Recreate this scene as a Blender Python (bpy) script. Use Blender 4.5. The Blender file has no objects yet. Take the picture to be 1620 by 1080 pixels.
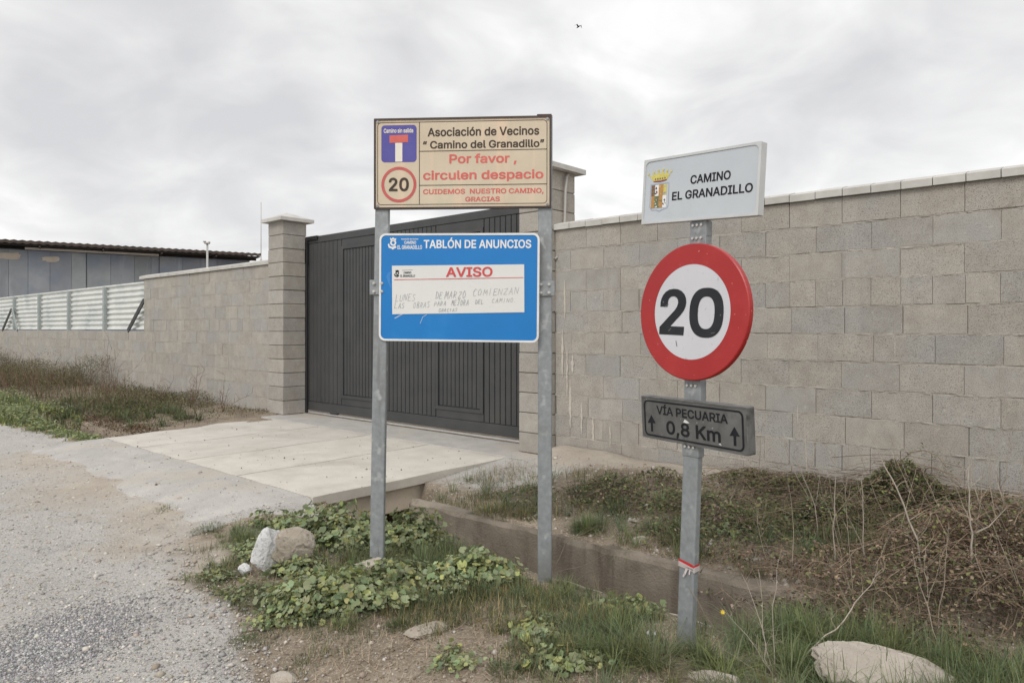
import bpy, math, random
import numpy as np
from mathutils import Matrix, Vector
R = math.radians
scene = bpy.context.scene
COL = scene.collection

# ------------------------------------------------------------------ camera
CAM_H = 1.45
F = 1120.0                                   # focal length in photograph pixels (1620 wide)
cam_d = bpy.data.cameras.new("camera")
cam_d.sensor_width = 36.0
cam_d.lens = 36.0 * F / 1620.0
cam_d.shift_y = -20.0 / 1620.0
cam_d.clip_start = 0.05
cam_d.clip_end = 3000.0
cam = bpy.data.objects.new("camera", cam_d)
cam.location = (0, 0, CAM_H)
cam.rotation_euler = (R(90), 0, 0)
COL.objects.link(cam)
scene.camera = cam

# ------------------------------------------------------------------ sky and sun
SUN_EL, SUN_AZ = 44.0, 203.0                 # degrees, azimuth clockwise from +Y
world = bpy.data.worlds.new("World")
scene.world = world
world.use_nodes = True
nt = world.node_tree
nt.nodes.clear()
def N(tree, kind, **kw):
    n = tree.nodes.new(kind)
    for k, v in kw.items():
        setattr(n, k, v)
    return n
def math_node(tree, op, a, b=None, clamp=False):
    n = N(tree, 'ShaderNodeMath', operation=op)
    n.use_clamp = clamp
    for i, v in enumerate((a, b)):
        if v is None: continue
        if isinstance(v, (int, float)): n.inputs[i].default_value = v
        else: tree.links.new(v, n.inputs[i])
    return n.outputs[0]
def ramp(tree, fac, stops):
    n = N(tree, 'ShaderNodeValToRGB')
    el = n.color_ramp.elements
    while len(el) < len(stops): el.new(0.5)
    for e, (p, c) in zip(el, stops):
        e.position = p
        e.color = (c[0], c[1], c[2], 1.0) if not isinstance(c, (int, float)) else (c, c, c, 1.0)
    tree.links.new(fac, n.inputs[0])
    return n.outputs[0]
L = nt.links.new
out = N(nt, 'ShaderNodeOutputWorld')
sky = N(nt, 'ShaderNodeTexSky', sky_type='NISHITA', sun_disc=False)
sky.sun_elevation = R(SUN_EL); sky.sun_rotation = R(SUN_AZ)
sky.dust_density = 2.0
bg_sky = N(nt, 'ShaderNodeBackground'); bg_sky.inputs[1].default_value = 0.1
L(sky.outputs[0], bg_sky.inputs[0])
tc = N(nt, 'ShaderNodeTexCoord')
sx = N(nt, 'ShaderNodeSeparateXYZ'); L(tc.outputs['Generated'], sx.inputs[0])
zc = math_node(nt, 'MAXIMUM', sx.outputs[2], 0.0)
den = math_node(nt, 'ADD', zc, 0.34)
px_ = math_node(nt, 'DIVIDE', sx.outputs[0], den)
py_ = math_node(nt, 'DIVIDE', sx.outputs[1], den)
cx = N(nt, 'ShaderNodeCombineXYZ'); L(px_, cx.inputs[0]); L(py_, cx.inputs[1])
n1 = N(nt, 'ShaderNodeTexNoise'); n1.inputs['Scale'].default_value = 1.0; n1.inputs['Detail'].default_value = 5.0
n1.inputs['Roughness'].default_value = 0.52; n1.inputs['Distortion'].default_value = 0.35
mp = N(nt, 'ShaderNodeMapping'); mp.inputs['Location'].default_value = (3.3, 1.7, 0.0); mp.inputs['Scale'].default_value = (1.25, 1.25, 1.0)
L(cx.outputs[0], mp.inputs[0]); L(mp.outputs[0], n1.inputs['Vector'])
n2 = N(nt, 'ShaderNodeTexNoise'); n2.inputs['Scale'].default_value = 3.4; n2.inputs['Detail'].default_value = 6.0
n2.inputs['Roughness'].default_value = 0.5; n2.inputs['Distortion'].default_value = 0.5
L(mp.outputs[0], n2.inputs['Vector'])
mixn = math_node(nt, 'ADD', math_node(nt, 'MULTIPLY', n1.outputs[0], 0.62), math_node(nt, 'MULTIPLY', n2.outputs[0], 0.38))
cloud = ramp(nt, mixn, [(0.36, (0.635, 0.635, 0.65)), (0.45, (0.725, 0.723, 0.728)), (0.52, (0.82, 0.818, 0.816)), (0.585, (0.925, 0.922, 0.915)), (0.66, (0.99, 0.985, 0.975))])
# an overcast sky is brighter overhead than at the horizon
gain = ramp(nt, sx.outputs[2], [(0.0, 1.06), (0.42, 1.02), (0.60, 1.15), (1.0, 1.35)])
mulc = N(nt, 'ShaderNodeMix', data_type='RGBA', blend_type='MULTIPLY'); mulc.inputs[0].default_value = 1.0
glow = math_node(nt, 'MULTIPLY_ADD', sx.outputs[1], -0.34, clamp=False); glow.node.inputs[2].default_value = 1.0
glow = math_node(nt, 'MAXIMUM', glow, 1.0)
gm = N(nt, 'ShaderNodeVectorMath', operation='SCALE'); L(gain, gm.inputs[0]); L(glow, gm.inputs['Scale'])
L(cloud, mulc.inputs[6]); L(gm.outputs[0], mulc.inputs[7])
bg_cloud = N(nt, 'ShaderNodeBackground'); bg_cloud.inputs[1].default_value = 1.0
L(mulc.outputs[2], bg_cloud.inputs[0])
ms = N(nt, 'ShaderNodeMixShader'); ms.inputs[0].default_value = 0.96
L(bg_sky.outputs[0], ms.inputs[1]); L(bg_cloud.outputs[0], ms.inputs[2]); L(ms.outputs[0], out.inputs[0])

sun_d = bpy.data.lights.new("sun", 'SUN')
sun_d.energy = 1.4; sun_d.angle = R(24); sun_d.color = (1.0, 0.955, 0.89)
sun = bpy.data.objects.new("sun", sun_d)
COL.objects.link(sun)
_to = Vector((math.sin(R(SUN_AZ)) * math.cos(R(SUN_EL)), math.cos(R(SUN_AZ)) * math.cos(R(SUN_EL)), math.sin(R(SUN_EL))))
sun.rotation_euler = _to.to_track_quat('Z', 'Y').to_euler()
sun.location = (0, 0, 30)
scene.view_settings.view_transform = 'Standard'
scene.view_settings.look = 'None'
scene.view_settings.exposure = 0.11
scene.view_settings.gamma = 1.0
scene.render.engine = 'CYCLES'
scene.cycles.max_bounces = 6
scene.cycles.use_denoising = True

# ------------------------------------------------------------------ helpers
rng = np.random.default_rng(7)
random.seed(7)
class MB:
    """collects geometry and links it as ONE mesh object"""
    def __init__(self): self.v = []; self.f = []; self.t = []; self.m = []; self.n = 0
    def add(self, verts, faces, tint=(1, 1, 1), mat=0):
        b = self.n
        self.v.extend([tuple(p) for p in verts]); self.n += len(verts)
        for f in faces:
            self.f.append([i + b for i in f]); self.t.append(tint); self.m.append(mat)
        return self
    def box(self, x0, x1, y0, y1, z0, z1, c=0.0, tint=(1, 1, 1), mat=0, M=None):
        cxx, cyy, czz = (x0 + x1) / 2, (y0 + y1) / 2, (z0 + z1) / 2
        hx, hy, hz = (x1 - x0) / 2, (y1 - y0) / 2, (z1 - z0) / 2
        if c <= 0:
            vs = [(sx_ * hx, sy_ * hy, sz_ * hz) for sx_ in (-1, 1) for sy_ in (-1, 1) for sz_ in (-1, 1)]
            fs = [(0, 1, 3, 2), (4, 6, 7, 5), (0, 4, 5, 1), (2, 3, 7, 6), (0, 2, 6, 4), (1, 5, 7, 3)]
        else:
            c = min(c, hx * .9, hy * .9, hz * .9)
            vs, idx, fs = [], {}, []
            for a in (-1, 1):
                for b in (-1, 1):
                    for d in (-1, 1):
                        for ax in range(3):
                            p = [a * (hx - c), b * (hy - c), d * (hz - c)]
                            p[ax] = (a, b, d)[ax] * (hx, hy, hz)[ax]
                            idx[(a, b, d, ax)] = len(vs); vs.append(tuple(p))
            for ax in range(3):
                o1, o2 = [i for i in range(3) if i != ax]
                for sgn in (-1, 1):
                    q = []
                    for (u, w) in ((-1, -1), (1, -1), (1, 1), (-1, 1)):
                        k = [0, 0, 0]; k[ax] = sgn; k[o1] = u; k[o2] = w
                        q.append(idx[(k[0], k[1], k[2], ax)])
                    fs.append(q)
                for u in (-1, 1):
                    for w in (-1, 1):
                        q = []
                        for e in (-1, 1):
                            k = [0, 0, 0]; k[ax] = e; k[o1] = u; k[o2] = w
                            pair = [idx[(k[0], k[1], k[2], o1)], idx[(k[0], k[1], k[2], o2)]]
                            q += pair if e < 0 else pair[::-1]
                        fs.append(q)
            for a in (-1, 1):
                for b in (-1, 1):
                    for d in (-1, 1):
                        fs.append([idx[(a, b, d, i)] for i in range(3)])
        vs = [(p[0] + cxx, p[1] + cyy, p[2] + czz) for p in vs]
        if M is not None: vs = [tuple(M @ Vector(p)) for p in vs]
        return self.add(vs, fs, tint, mat)
    def tube(self, pts, rad, n=6, tint=(1, 1, 1), mat=0, cap=True):
        pts = [Vector(p) for p in pts]
        if isinstance(rad, (int, float)): rad = [rad] * len(pts)
        vs, fs = [], []
        up = Vector((0.31, 0.17, 0.93))
        for i, p in enumerate(pts):
            t = (pts[min(i + 1, len(pts) - 1)] - pts[max(i - 1, 0)]).normalized()
            if abs(t.dot(up)) > 0.97: up = Vector((1, 0.1, 0))
            a = t.cross(up).normalized(); b = t.cross(a)
            for k in range(n):
                th = 2 * math.pi * k / n
                vs.append(p + (a * math.cos(th) + b * math.sin(th)) * rad[i])
        for i in range(len(pts) - 1):
            for k in range(n):
                fs.append((i * n + k, i * n + (k + 1) % n, (i + 1) * n + (k + 1) % n, (i + 1) * n + k))
        if cap:
            fs.append(tuple(range(n))[::-1]); fs.append(tuple((len(pts) - 1) * n + k for k in range(n)))
        return self.add(vs, fs, tint, mat)
    def prism(self, poly, y0, y1, tint=(1, 1, 1), mat=0):
        """poly: (x, z) outline, extruded from y0 (front) to y1 (back)"""
        n = len(poly)
        vs = [(p[0], y0, p[1]) for p in poly] + [(p[0], y1, p[1]) for p in poly]
        fs = [tuple(range(n)), tuple(range(2 * n - 1, n - 1, -1))]
        fs += [(i, i + n, (i + 1) % n + n, (i + 1) % n) for i in range(n)]
        return self.add(vs, fs, tint, mat)
    def ring(self, a, b, y, y2=None, tint=(1, 1, 1), mat=0):
        """flat band between two outlines with the same count; y2 gives it depth"""
        n = len(a)
        if y2 is None:
            vs = [(p[0], y, p[1]) for p in a] + [(p[0], y, p[1]) for p in b]
            fs = [(i, (i + 1) % n, (i + 1) % n + n, i + n) for i in range(n)]
        else:
            vs = [(p[0], y, p[1]) for p in a] + [(p[0], y, p[1]) for p in b] + [(p[0], y2, p[1]) for p in a] + [(p[0], y2, p[1]) for p in b]
            fs = []
            for i in range(n):
                j = (i + 1) % n
                fs += [(i, j, j + n, i + n), (2 * n + i, i + 3 * n, j + 3 * n, 2 * n + j), (i, i + 2 * n, j + 2 * n, j), (i + n, j + n, j + 3 * n, i + 3 * n)]
        return self.add(vs, fs, tint, mat)
    def flat(self, poly, y, tint=(1, 1, 1), mat=0):
        return self.add([(p[0], y, p[1]) for p in poly], [tuple(range(len(poly)))], tint, mat)
    def build(self, name, mats, parent=None, smooth=False):
        me = bpy.data.meshes.new(name)
        me.from_pydata(self.v, [], self.f)
        if not isinstance(mats, (list, tuple)): mats = [mats]
        for m in mats: me.materials.append(m)
        if len(mats) > 1: me.polygons.foreach_set('material_index', np.array(self.m, dtype=np.int32))
        at_ = me.attributes.new('tint', 'FLOAT_COLOR', 'FACE')
        t = np.ones((len(self.f), 4), dtype=np.float32)
        if len(self.f): t[:, :3] = np.array(self.t, dtype=np.float32)
        at_.data.foreach_set('color', t.ravel())
        if smooth: me.polygons.foreach_set('use_smooth', np.ones(len(me.polygons), dtype=bool))
        me.update()
        return link(name, me, parent)
def link(name, me, parent=None):
    o = bpy.data.objects.new(name, me); COL.objects.link(o)
    if parent is not None: o.parent = parent
    return o
def fast_mesh(name, V, Fc, mats, tint=None, parent=None, smooth=False):
    """V (n,3) array; Fc (m,k) int array of equal-sized faces"""
    me = bpy.data.meshes.new(name)
    m, k = Fc.shape
    me.vertices.add(len(V)); me.vertices.foreach_set('co', np.ascontiguousarray(V, dtype=np.float32).ravel())
    me.loops.add(m * k); me.loops.foreach_set('vertex_index', np.ascontiguousarray(Fc, dtype=np.int32).ravel())
    me.polygons.add(m); me.polygons.foreach_set('loop_start', np.arange(0, m * k, k, dtype=np.int32))
    me.update(calc_edges=True)
    for mm in (mats if isinstance(mats, (list, tuple)) else [mats]): me.materials.append(mm)
    if tint is not None:
        a = me.attributes.new('tint', 'FLOAT_COLOR', 'FACE')
        t = np.ones((m, 4), dtype=np.float32); t[:, :3] = tint
        a.data.foreach_set('color', t.ravel())
    if smooth: me.polygons.foreach_set('use_smooth', np.ones(m, dtype=bool))
    me.validate()
    return link(name, me, parent)
def tag(o, label=None, cat=None, group=None, kind=None):
    if label: o['label'] = label
    if cat: o['category'] = cat
    if group: o['group'] = group
    if kind: o['kind'] = kind
    return o
def thing(name, loc, label, cat, rz=0.0, group=None, rot=None):
    o = bpy.data.objects.new(name, None); COL.objects.link(o)
    o.location = loc; o.rotation_euler = rot if rot else (0, 0, rz)
    o.empty_display_size = 0.2
    return tag(o, label, cat, group)
def at(px, py, depth):
    """point seen at photo pixel (px,py) at a given distance in front of the camera"""
    return Vector(((px - 810) / F * depth, depth, CAM_H - (py - 520) / F * depth))

# wall frame: s runs along the block wall (to the right), d is the distance in front of it (towards the road)
AZ = 0.7315
CA, SA = math.cos(AZ), math.sin(AZ)
WX, WY = 0.858, 6.897
def W(s, d, z=0.0): return Vector((WX + CA * s - SA * d, WY - SA * s - CA * d, z))
def SD(x, y):
    dx, dy = x - WX, y - WY
    return CA * dx - SA * dy, -(SA * dx + CA * dy)

# numpy value noise
def _h(ix, iy, seed):
    n = (ix.astype(np.int64) * 374761393 + iy.astype(np.int64) * 668265263 + seed * 974634777) & 0x7fffffff
    n = ((n ^ (n >> 13)) * 1274126177) & 0x7fffffff
    n = n ^ (n >> 16)
    return (n & 0xffff) / 65535.0
def vnoise(x, y, seed=0):
    x = np.asarray(x, float); y = np.asarray(y, float)
    ix, iy = np.floor(x), np.floor(y); fx, fy = x - ix, y - iy
    fx = fx * fx * (3 - 2 * fx); fy = fy * fy * (3 - 2 * fy)
    a = _h(ix, iy, seed); b = _h(ix + 1, iy, seed); c = _h(ix, iy + 1, seed); d = _h(ix + 1, iy + 1, seed)
    return a + (b - a) * fx + (c - a) * fy + (a - b - c + d) * fx * fy
def fbm(x, y, seed=0, o=4):
    r, amp, tot = 0, 1.0, 0
    for i in range(o):
        r = r + vnoise(x * 2 ** i, y * 2 ** i, seed + i * 17) * amp; tot += amp; amp *= .5
    return r / tot - 0.5
def sst(a, b, x):
    t = np.clip((x - a) / (b - a), 0, 1); return t * t * (3 - 2 * t)

# ------------------------------------------------------------------ materials
def mat(name, c1, c2=None, scale=6.0, rough=0.85, metal=0.0, bump=0.0, bscale=60.0, tint=False, speck=None, stain=None, transl=0.0, spec=0.5, stretch=None, streak=None, coat=0.0, detail=6.0):
    m = bpy.data.materials.new(name); m.use_nodes = True
    t = m.node_tree; ln = t.links.new
    b = t.nodes['Principled BSDF']
    b.inputs['Roughness'].default_value = rough; b.inputs['Metallic'].default_value = metal
    b.inputs['Specular IOR Level'].default_value = spec
    if coat: b.inputs['Coat Weight'].default_value = coat; b.inputs['Coat Roughness'].default_value = 0.15
    co = N(t, 'ShaderNodeTexCoord').outputs['Object']
    vec = co
    if stretch:
        mpn = N(t, 'ShaderNodeMapping'); mpn.inputs['Scale'].default_value = stretch
        ln(co, mpn.inputs[0]); vec = mpn.outputs[0]
    def noise(sc, de=6.0, ro=0.6, v=vec):
        n = N(t, 'ShaderNodeTexNoise'); n.inputs['Scale'].default_value = sc; n.inputs['Detail'].default_value = de
        n.inputs['Roughness'].default_value = ro; ln(v, n.inputs['Vector']); return n.outputs[0]
    def mix(fac, a, bb, mode='MIX'):
        n = N(t, 'ShaderNodeMix', data_type='RGBA', blend_type=mode)
        if isinstance(fac, (int, float)): n.inputs[0].default_value = fac
        else: ln(fac, n.inputs[0])
        for i, v in ((6, a), (7, bb)):
            if isinstance(v, tuple): n.inputs[i].default_value = (v[0], v[1], v[2], 1)
            else: ln(v, n.inputs[i])
        return n.outputs[2]
    c2 = c2 or c1
    col = ramp(t, noise(scale, detail), [(0.32, c1), (0.68, c2)])
    if stain:                                       # (scale, colour, low, high)
        col = mix(ramp(t, noise(stain[0], 5.0), [(stain[2], 0.0), (stain[3], 1.0)]), col, stain[1])
    if streak:                                      # vertical run-off streaks (scale, colour, low, high)
        mp2 = N(t, 'ShaderNodeMapping'); mp2.inputs['Scale'].default_value = (1, 1, 0.12); ln(co, mp2.inputs[0])
        col = mix(ramp(t, noise(streak[0], 5.0, 0.65, mp2.outputs[0]), [(streak[2], 0.0), (streak[3], 1.0)]), col, streak[1])
    if speck:                                       # list of (scale, colour, threshold low, high)
        for s_ in speck:
            col = mix(ramp(t, noise(s_[0], 2.0, 0.5), [(s_[2], 0.0), (s_[3], 1.0)]), col, s_[1])
    if tint:
        a = N(t, 'ShaderNodeAttribute'); a.attribute_name = 'tint'
        col = mix(1.0, col, a.outputs['Color'], 'MULTIPLY')
    ln(col, b.inputs['Base Color'])
    if bump:
        bn = N(t, 'ShaderNodeBump'); bn.inputs['Strength'].default_value = bump; bn.inputs['Distance'].default_value = 0.01
        ln(noise(bscale, 4.0, 0.65), bn.inputs['Height']); ln(bn.outputs[0], b.inputs['Normal'])
    if transl:
        tr = N(t, 'ShaderNodeBsdfTranslucent'); ln(col, tr.inputs[0])
        mx = N(t, 'ShaderNodeMixShader'); mx.inputs[0].default_value = transl
        ln(b.outputs[0], mx.inputs[1]); ln(tr.outputs[0], mx.inputs[2])
        ln(mx.outputs[0], t.nodes['Material Output'].inputs[0])
    return m
M = {}
M['block'] = mat('block_concrete', (.335, .310, .275), (.435, .408, .368), 7, .95, bump=.7, bscale=170, tint=True,
                 speck=[(210, (.15, .135, .12), .58, .66), (150, (.52, .50, .465), .64, .74), (26, (.44, .415, .375), .66, .72)], stain=(1.9, (.375, .366, .348), .46, .70),
                 streak=(3.0, (.47, .44, .40), .60, .76))
M['mortar'] = mat('mortar', (.29, .265, .23), (.44, .405, .36), 9, .95, bump=.7, bscale=120, speck=[(90, (.16, .14, .12), .62, .7)])
M['lime'] = mat('lime_streak', (.44, .40, .345), (.54, .50, .44), 30, .95, bump=.4, bscale=120)
M['gap'] = mat('dark_joint', (.10, .09, .075), (.20, .175, .15), 8, .95, bump=.5, bscale=90)
M['coping'] = mat('cast_coping', (.42, .405, .38), (.53, .52, .495), 5, .9, bump=.25, bscale=150, tint=True, stain=(2.2, (.31, .29, .26), .56, .74))
M['slab'] = mat('slab_concrete', (.47, .44, .395), (.56, .53, .48), 3, .9, bump=.3, bscale=140, stain=(1.2, (.385, .355, .31), .52, .76), speck=[(60, (.33, .30, .27), .66, .72)], tint=True)
M['apron'] = mat('rough_concrete', (.36, .345, .325), (.47, .45, .42), 4, .95, bump=.6, bscale=90, speck=[(120, (.22, .21, .2), .62, .7), (150, (.6, .58, .55), .66, .73)], stain=(1.0, (.42, .37, .30), .52, .72))
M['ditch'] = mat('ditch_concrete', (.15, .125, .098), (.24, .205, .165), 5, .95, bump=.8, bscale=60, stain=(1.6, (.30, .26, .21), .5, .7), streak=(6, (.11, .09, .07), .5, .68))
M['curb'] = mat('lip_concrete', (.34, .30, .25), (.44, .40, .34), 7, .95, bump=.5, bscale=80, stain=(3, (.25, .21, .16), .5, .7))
M['galv'] = mat('galvanised_steel', (.215, .230, .238), (.30, .318, .325), 28, .58, .25, bump=.06, bscale=40, speck=[(14, (.40, .415, .42), .60, .72)], stain=(3, (.205, .21, .208), .54, .72), streak=(12, (.19, .195, .195), .58, .72), spec=.35)
M['gate'] = mat('gate_paint', (.047, .048, .050), (.062, .063, .064), 3, .5, .0, spec=.35, stain=(1.1, (.072, .069, .065), .56, .8), bump=.02, bscale=90)
M['black'] = mat('black_steel', (.012, .012, .013), (.02, .02, .021), 5, .5)
M['rail'] = mat('rail_steel', (.42, .41, .39), (.55, .53, .5), 10, .5, .3)
M['beige'] = mat('faded_beige', (.50, .415, .305), (.58, .495, .38), 2.5, .5, spec=.4, streak=(7, (.66, .50, .36), .52, .72), stain=(3, (.50, .46, .33), .55, .75))
M['frame_brown'] = mat('rusty_brown_edge', (.032, .018, .014), (.06, .034, .026), 14, .55, stain=(9, (.12, .055, .03), .6, .7))
M['ink_brown'] = mat('faded_black_ink', (.055, .042, .034), (.075, .058, .046), 20, .6, spec=.15)
M['ink_black'] = mat('black_ink', (.014, .0145, .017), (.022, .023, .026), 20, .6, spec=.15)
M['fade_red'] = mat('faded_red', (.50, .085, .07), (.60, .13, .105), 12, .5)
M['fade_red2'] = mat('faded_ring_red', (.42, .07, .065), (.50, .10, .09), 12, .5)
M['purple'] = mat('faded_blue_violet', (.055, .05, .26), (.075, .065, .30), 9, .5)
M['off_white'] = mat('faded_white', (.66, .61, .53), (.72, .67, .59), 9, .5)
M['blue'] = mat('board_blue', (.0, .155, .455), (.0, .175, .50), 3, .32, spec=.5, stain=(2.5, (.012, .20, .53), .6, .75))
M['white'] = mat('white_paint', (.66, .67, .67), (.74, .75, .75), 6, .4)
M['rim_white'] = mat('rim_white', (.60, .60, .585), (.74, .74, .72), 9, .45, stain=(8, (.45, .43, .40), .62, .75))
M['scratch'] = mat('scratch_pale_blue', (.30, .42, .62), (.40, .50, .68), 20, .6)
M['scuff'] = mat('scuff_blue', (.025, .19, .52), (.04, .22, .55), 20, .6)
M['paper'] = mat('notice_sheet', (.62, .62, .60), (.67, .67, .65), 2, .45)
M['paper_red'] = mat('notice_red', (.50, .045, .05), (.58, .07, .07), 20, .5)
M['pen'] = mat('pen_line', (.24, .245, .25), (.42, .42, .42), 60, .6)
M['plate_white'] = mat('plate_white', (.44, .47, .50), (.50, .53, .56), 2, .35, stain=(3, (.42, .46, .475), .55, .8))
M['plate_edge'] = mat('plate_edge', (.46, .47, .47), (.54, .55, .55), 5, .45)
M['gold'] = mat('crest_gold', (.50, .43, .10), (.62, .56, .16), 120, .5)
M['crest_orange'] = mat('crest_orange', (.36, .19, .055), (.46, .25, .08), 90, .5)
M['crest_brown'] = mat('crest_brown', (.14, .07, .045), (.22, .12, .07), 120, .5)
M['crest_red'] = mat('crest_red', (.20, .03, .03), (.28, .05, .045), 90, .5)
M['crest_green'] = mat('crest_green', (.06, .085, .035), (.22, .24, .12), 200, .5)
M['crest_blue'] = mat('crest_blue', (.26, .31, .42), (.34, .39, .50), 90, .5)
M['sign_red'] = mat('sign_red', (.315, .012, .013), (.375, .019, .019), 4, .38, stain=(5, (.38, .03, .028), .55, .75), speck=[(70, (.58, .30, .26), .72, .78)])
M['disc_white'] = mat('disc_white', (.52, .52, .55), (.57, .57, .60), 3, .4, speck=[(40, (.45, .45, .47), .66, .72)])
M['digit'] = mat('sign_digit', (.018, .019, .022), (.03, .032, .036), 8, .55, spec=.2, speck=[(35, (.16, .165, .17), .74, .80)])
M['plate_grey'] = mat('dirty_grey_plate', (.085, .084, .082), (.155, .152, .147), 7, .6, spec=.25, stain=(9, (.07, .068, .066), .58, .76), speck=[(45, (.35, .35, .34), .70, .76)])
M['plate_grey_edge'] = mat('dirty_grey_rim', (.09, .09, .088), (.17, .17, .165), 9, .5, stain=(11, (.05, .05, .048), .5, .66))
M['tape_red'] = mat('tape_red', (.55, .03, .035), None, 5, .4)
M['tape_white'] = mat('tape_white', (.50, .44, .43), None, 5, .4)
M['fence'] = mat('fence_sheet', (.60, .62, .60), (.72, .73, .70), 3, .5, .08, stain=(1.4, (.47, .51, .51), .5, .7), streak=(4, (.50, .47, .42), .63, .75))
M['fence_post'] = mat('fence_post', (.30, .335, .335), (.38, .41, .405), 6, .6, .2)
M['brace'] = mat('dark_brace', (.035, .036, .036), (.06, .06, .06), 6, .6)
M['shed_grey'] = mat('shed_sheet', (.19, .205, .215), (.265, .28, .29), .8, .6, .2, tint=True, stain=(.5, (.155, .185, .235), .45, .65), streak=(1.3, (.33, .35, .36), .58, .74))
M['shed_trim'] = mat('shed_trim', (.50, .47, .43), (.58, .55, .51), 2, .7)
M['rust'] = mat('rusty_roof', (.040, .029, .024), (.075, .055, .045), 3, .8, stain=(2, (.11, .055, .035), .58, .75))
M['patch'] = mat('painted_reflection', (.40, .33, .26), (.46, .42, .37), 3, .8)
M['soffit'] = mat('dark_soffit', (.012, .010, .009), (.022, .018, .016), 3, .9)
M['lamp'] = mat('lamp_white', (.40, .40, .385), None, 5, .5)
M['conduit'] = mat('conduit', (.36, .345, .325), (.42, .40, .38), 8, .6)
M['bird'] = mat('bird_feathers', (.02, .02, .022), None, 5, .7)
M['road'] = None
M['stone'] = mat('pale_stone', (.33, .29, .245), (.47, .425, .37), 6, .95, bump=.6, bscale=50, speck=[(120, (.26, .23, .2), .63, .7)], stain=(5, (.33, .27, .2), .55, .72))
M['white_rock'] = mat('whitewashed_rock', (.50, .50, .50), (.66, .66, .66), 9, .95, bump=1.0, bscale=55, speck=[(60, (.38, .37, .36), .58, .70)])
M['brown_rock'] = mat('earthy_rock', (.29, .25, .20), (.41, .365, .31), 9, .95, bump=1.0, bscale=45, speck=[(50, (.22, .19, .15), .58, .68)])
M['pebble'] = mat('gravel_stones', (.42, .40, .38), (.55, .53, .50), 30, .95, tint=True)
M['blade'] = mat('grass_blade', (.130, .158, .080), (.180, .210, .112), 5, .55, tint=True, transl=.3, spec=.3)
M['leaf'] = mat('mallow_leaf', (.220, .262, .130), (.315, .352, .205), 9, .5, tint=True, transl=.25, spec=.35)
M['stem'] = mat('green_stem', (.16, .17, .08), (.22, .21, .11), 9, .6, tint=True)
M['ivy'] = mat('bramble_leaf', (.105, .130, .062), (.175, .205, .105), 12, .5, tint=True, transl=.2, spec=.35)
M['deadleaf'] = mat('dead_leaf', (.195, .155, .120), (.33, .272, .212), 12, .85, tint=True, transl=.15, spec=.1)
M['cane'] = mat('dry_cane', (.20, .145, .105), (.33, .26, .195), 25, .85, tint=True)
M['twig'] = mat('pale_twig', (.29, .25, .205), (.40, .355, .295), 30, .85, tint=True)
M['straw'] = mat('dry_straw', (.36, .28, .185), (.50, .41, .29), 30, .85, tint=True, transl=.1)
M['flower'] = mat('yellow_petal', (.75, .55, .03), None, 5, .6)
M['litter'] = mat('plastic_litter', (.50, .52, .52), (.62, .63, .62), 15, .5, transl=.2)

def ground_mat():
    m = bpy.data.materials.new('bare_soil'); m.use_nodes = True
    t = m.node_tree; ln = t.links.new; b = t.nodes['Principled BSDF']
    b.inputs['Roughness'].default_value = .97; b.inputs['Specular IOR Level'].default_value = .2
    co = N(t, 'ShaderNodeTexCoord').outputs['Object']
    def noise(sc, de=6, ro=.62):
        n = N(t, 'ShaderNodeTexNoise'); n.inputs['Scale'].default_value = sc; n.inputs['Detail'].default_value = de; n.inputs['Roughness'].default_value = ro
        ln(co, n.inputs['Vector']); return n.outputs[0]
    def mix(f, a, c):
        n = N(t, 'ShaderNodeMix', data_type='RGBA'); ln(f, n.inputs[0])
        for i, v in ((6, a), (7, c)):
            if isinstance(v, tuple): n.inputs[i].default_value = (*v, 1)
            else: ln(v, n.inputs[i])
        return n.outputs[2]
    soil = ramp(t, noise(3.5), [(.3, (.175, .142, .108)), (.52, (.27, .222, .172)), (.72, (.36, .305, .245))])
    soil = mix(ramp(t, noise(70, 3), [(.56, 0.), (.66, 1.)]), soil, (.45, .40, .33))
    soil = mix(ramp(t, noise(45, 3), [(.58, 0.), (.68, 1.)]), soil, (.12, .09, .062))
    gravel = ramp(t, noise(2.2), [(.3, (.37, .35, .325)), (.7, (.47, .45, .42))])
    gravel = mix(ramp(t, noise(110, 3, .7), [(.50, 0.), (.64, 1.)]), gravel, (.57, .555, .53))
    gravel = mix(ramp(t, noise(85, 3, .7), [(.55, 0.), (.66, 1.)]), gravel, (.23, .22, .215))
    tan = ramp(t, noise(5), [(.3, (.36, .315, .265)), (.7, (.47, .42, .355))])
    tan = mix(ramp(t, noise(95, 3, .7), [(.56, 0.), (.68, 1.)]), tan, (.30, .25, .2))
    dark = ramp(t, noise(60, 4, .75), [(.34, (.13, .135, .15)), (.5, (.26, .265, .28)), (.66, (.45, .45, .46))])
    a = N(t, 'ShaderNodeAttribute'); a.attribute_name = 'zone'          # R gravel, G tan dirt, B dark gravel
    sp = N(t, 'ShaderNodeSeparateColor'); ln(a.outputs['Color'], sp.inputs[0])
    def edge(chan, sc):
        v = math_node(t, 'ADD', chan, math_node(t, 'MULTIPLY', math_node(t, 'SUBTRACT', noise(sc, 9, .72), .5), 1.5))
        return ramp(t, v, [(.26, 0.), (.74, 1.)])
    col = mix(edge(sp.outputs[0], 9), soil, gravel)
    col = mix(edge(sp.outputs[1], 6), col, tan)
    col = mix(edge(sp.outputs[2], 8), col, dark)
    ln(col, b.inputs['Base Color'])
    bn = N(t, 'ShaderNodeBump'); bn.inputs['Strength'].default_value = .9; bn.inputs['Distance'].default_value = .012
    ln(math_node(t, 'ADD', noise(85, 4, .7), math_node(t, 'MULTIPLY', noise(22, 4, .6), 1.3)), bn.inputs['Height']); ln(bn.outputs[0], b.inputs['Normal'])
    return m
M['ground'] = ground_mat()

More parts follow.
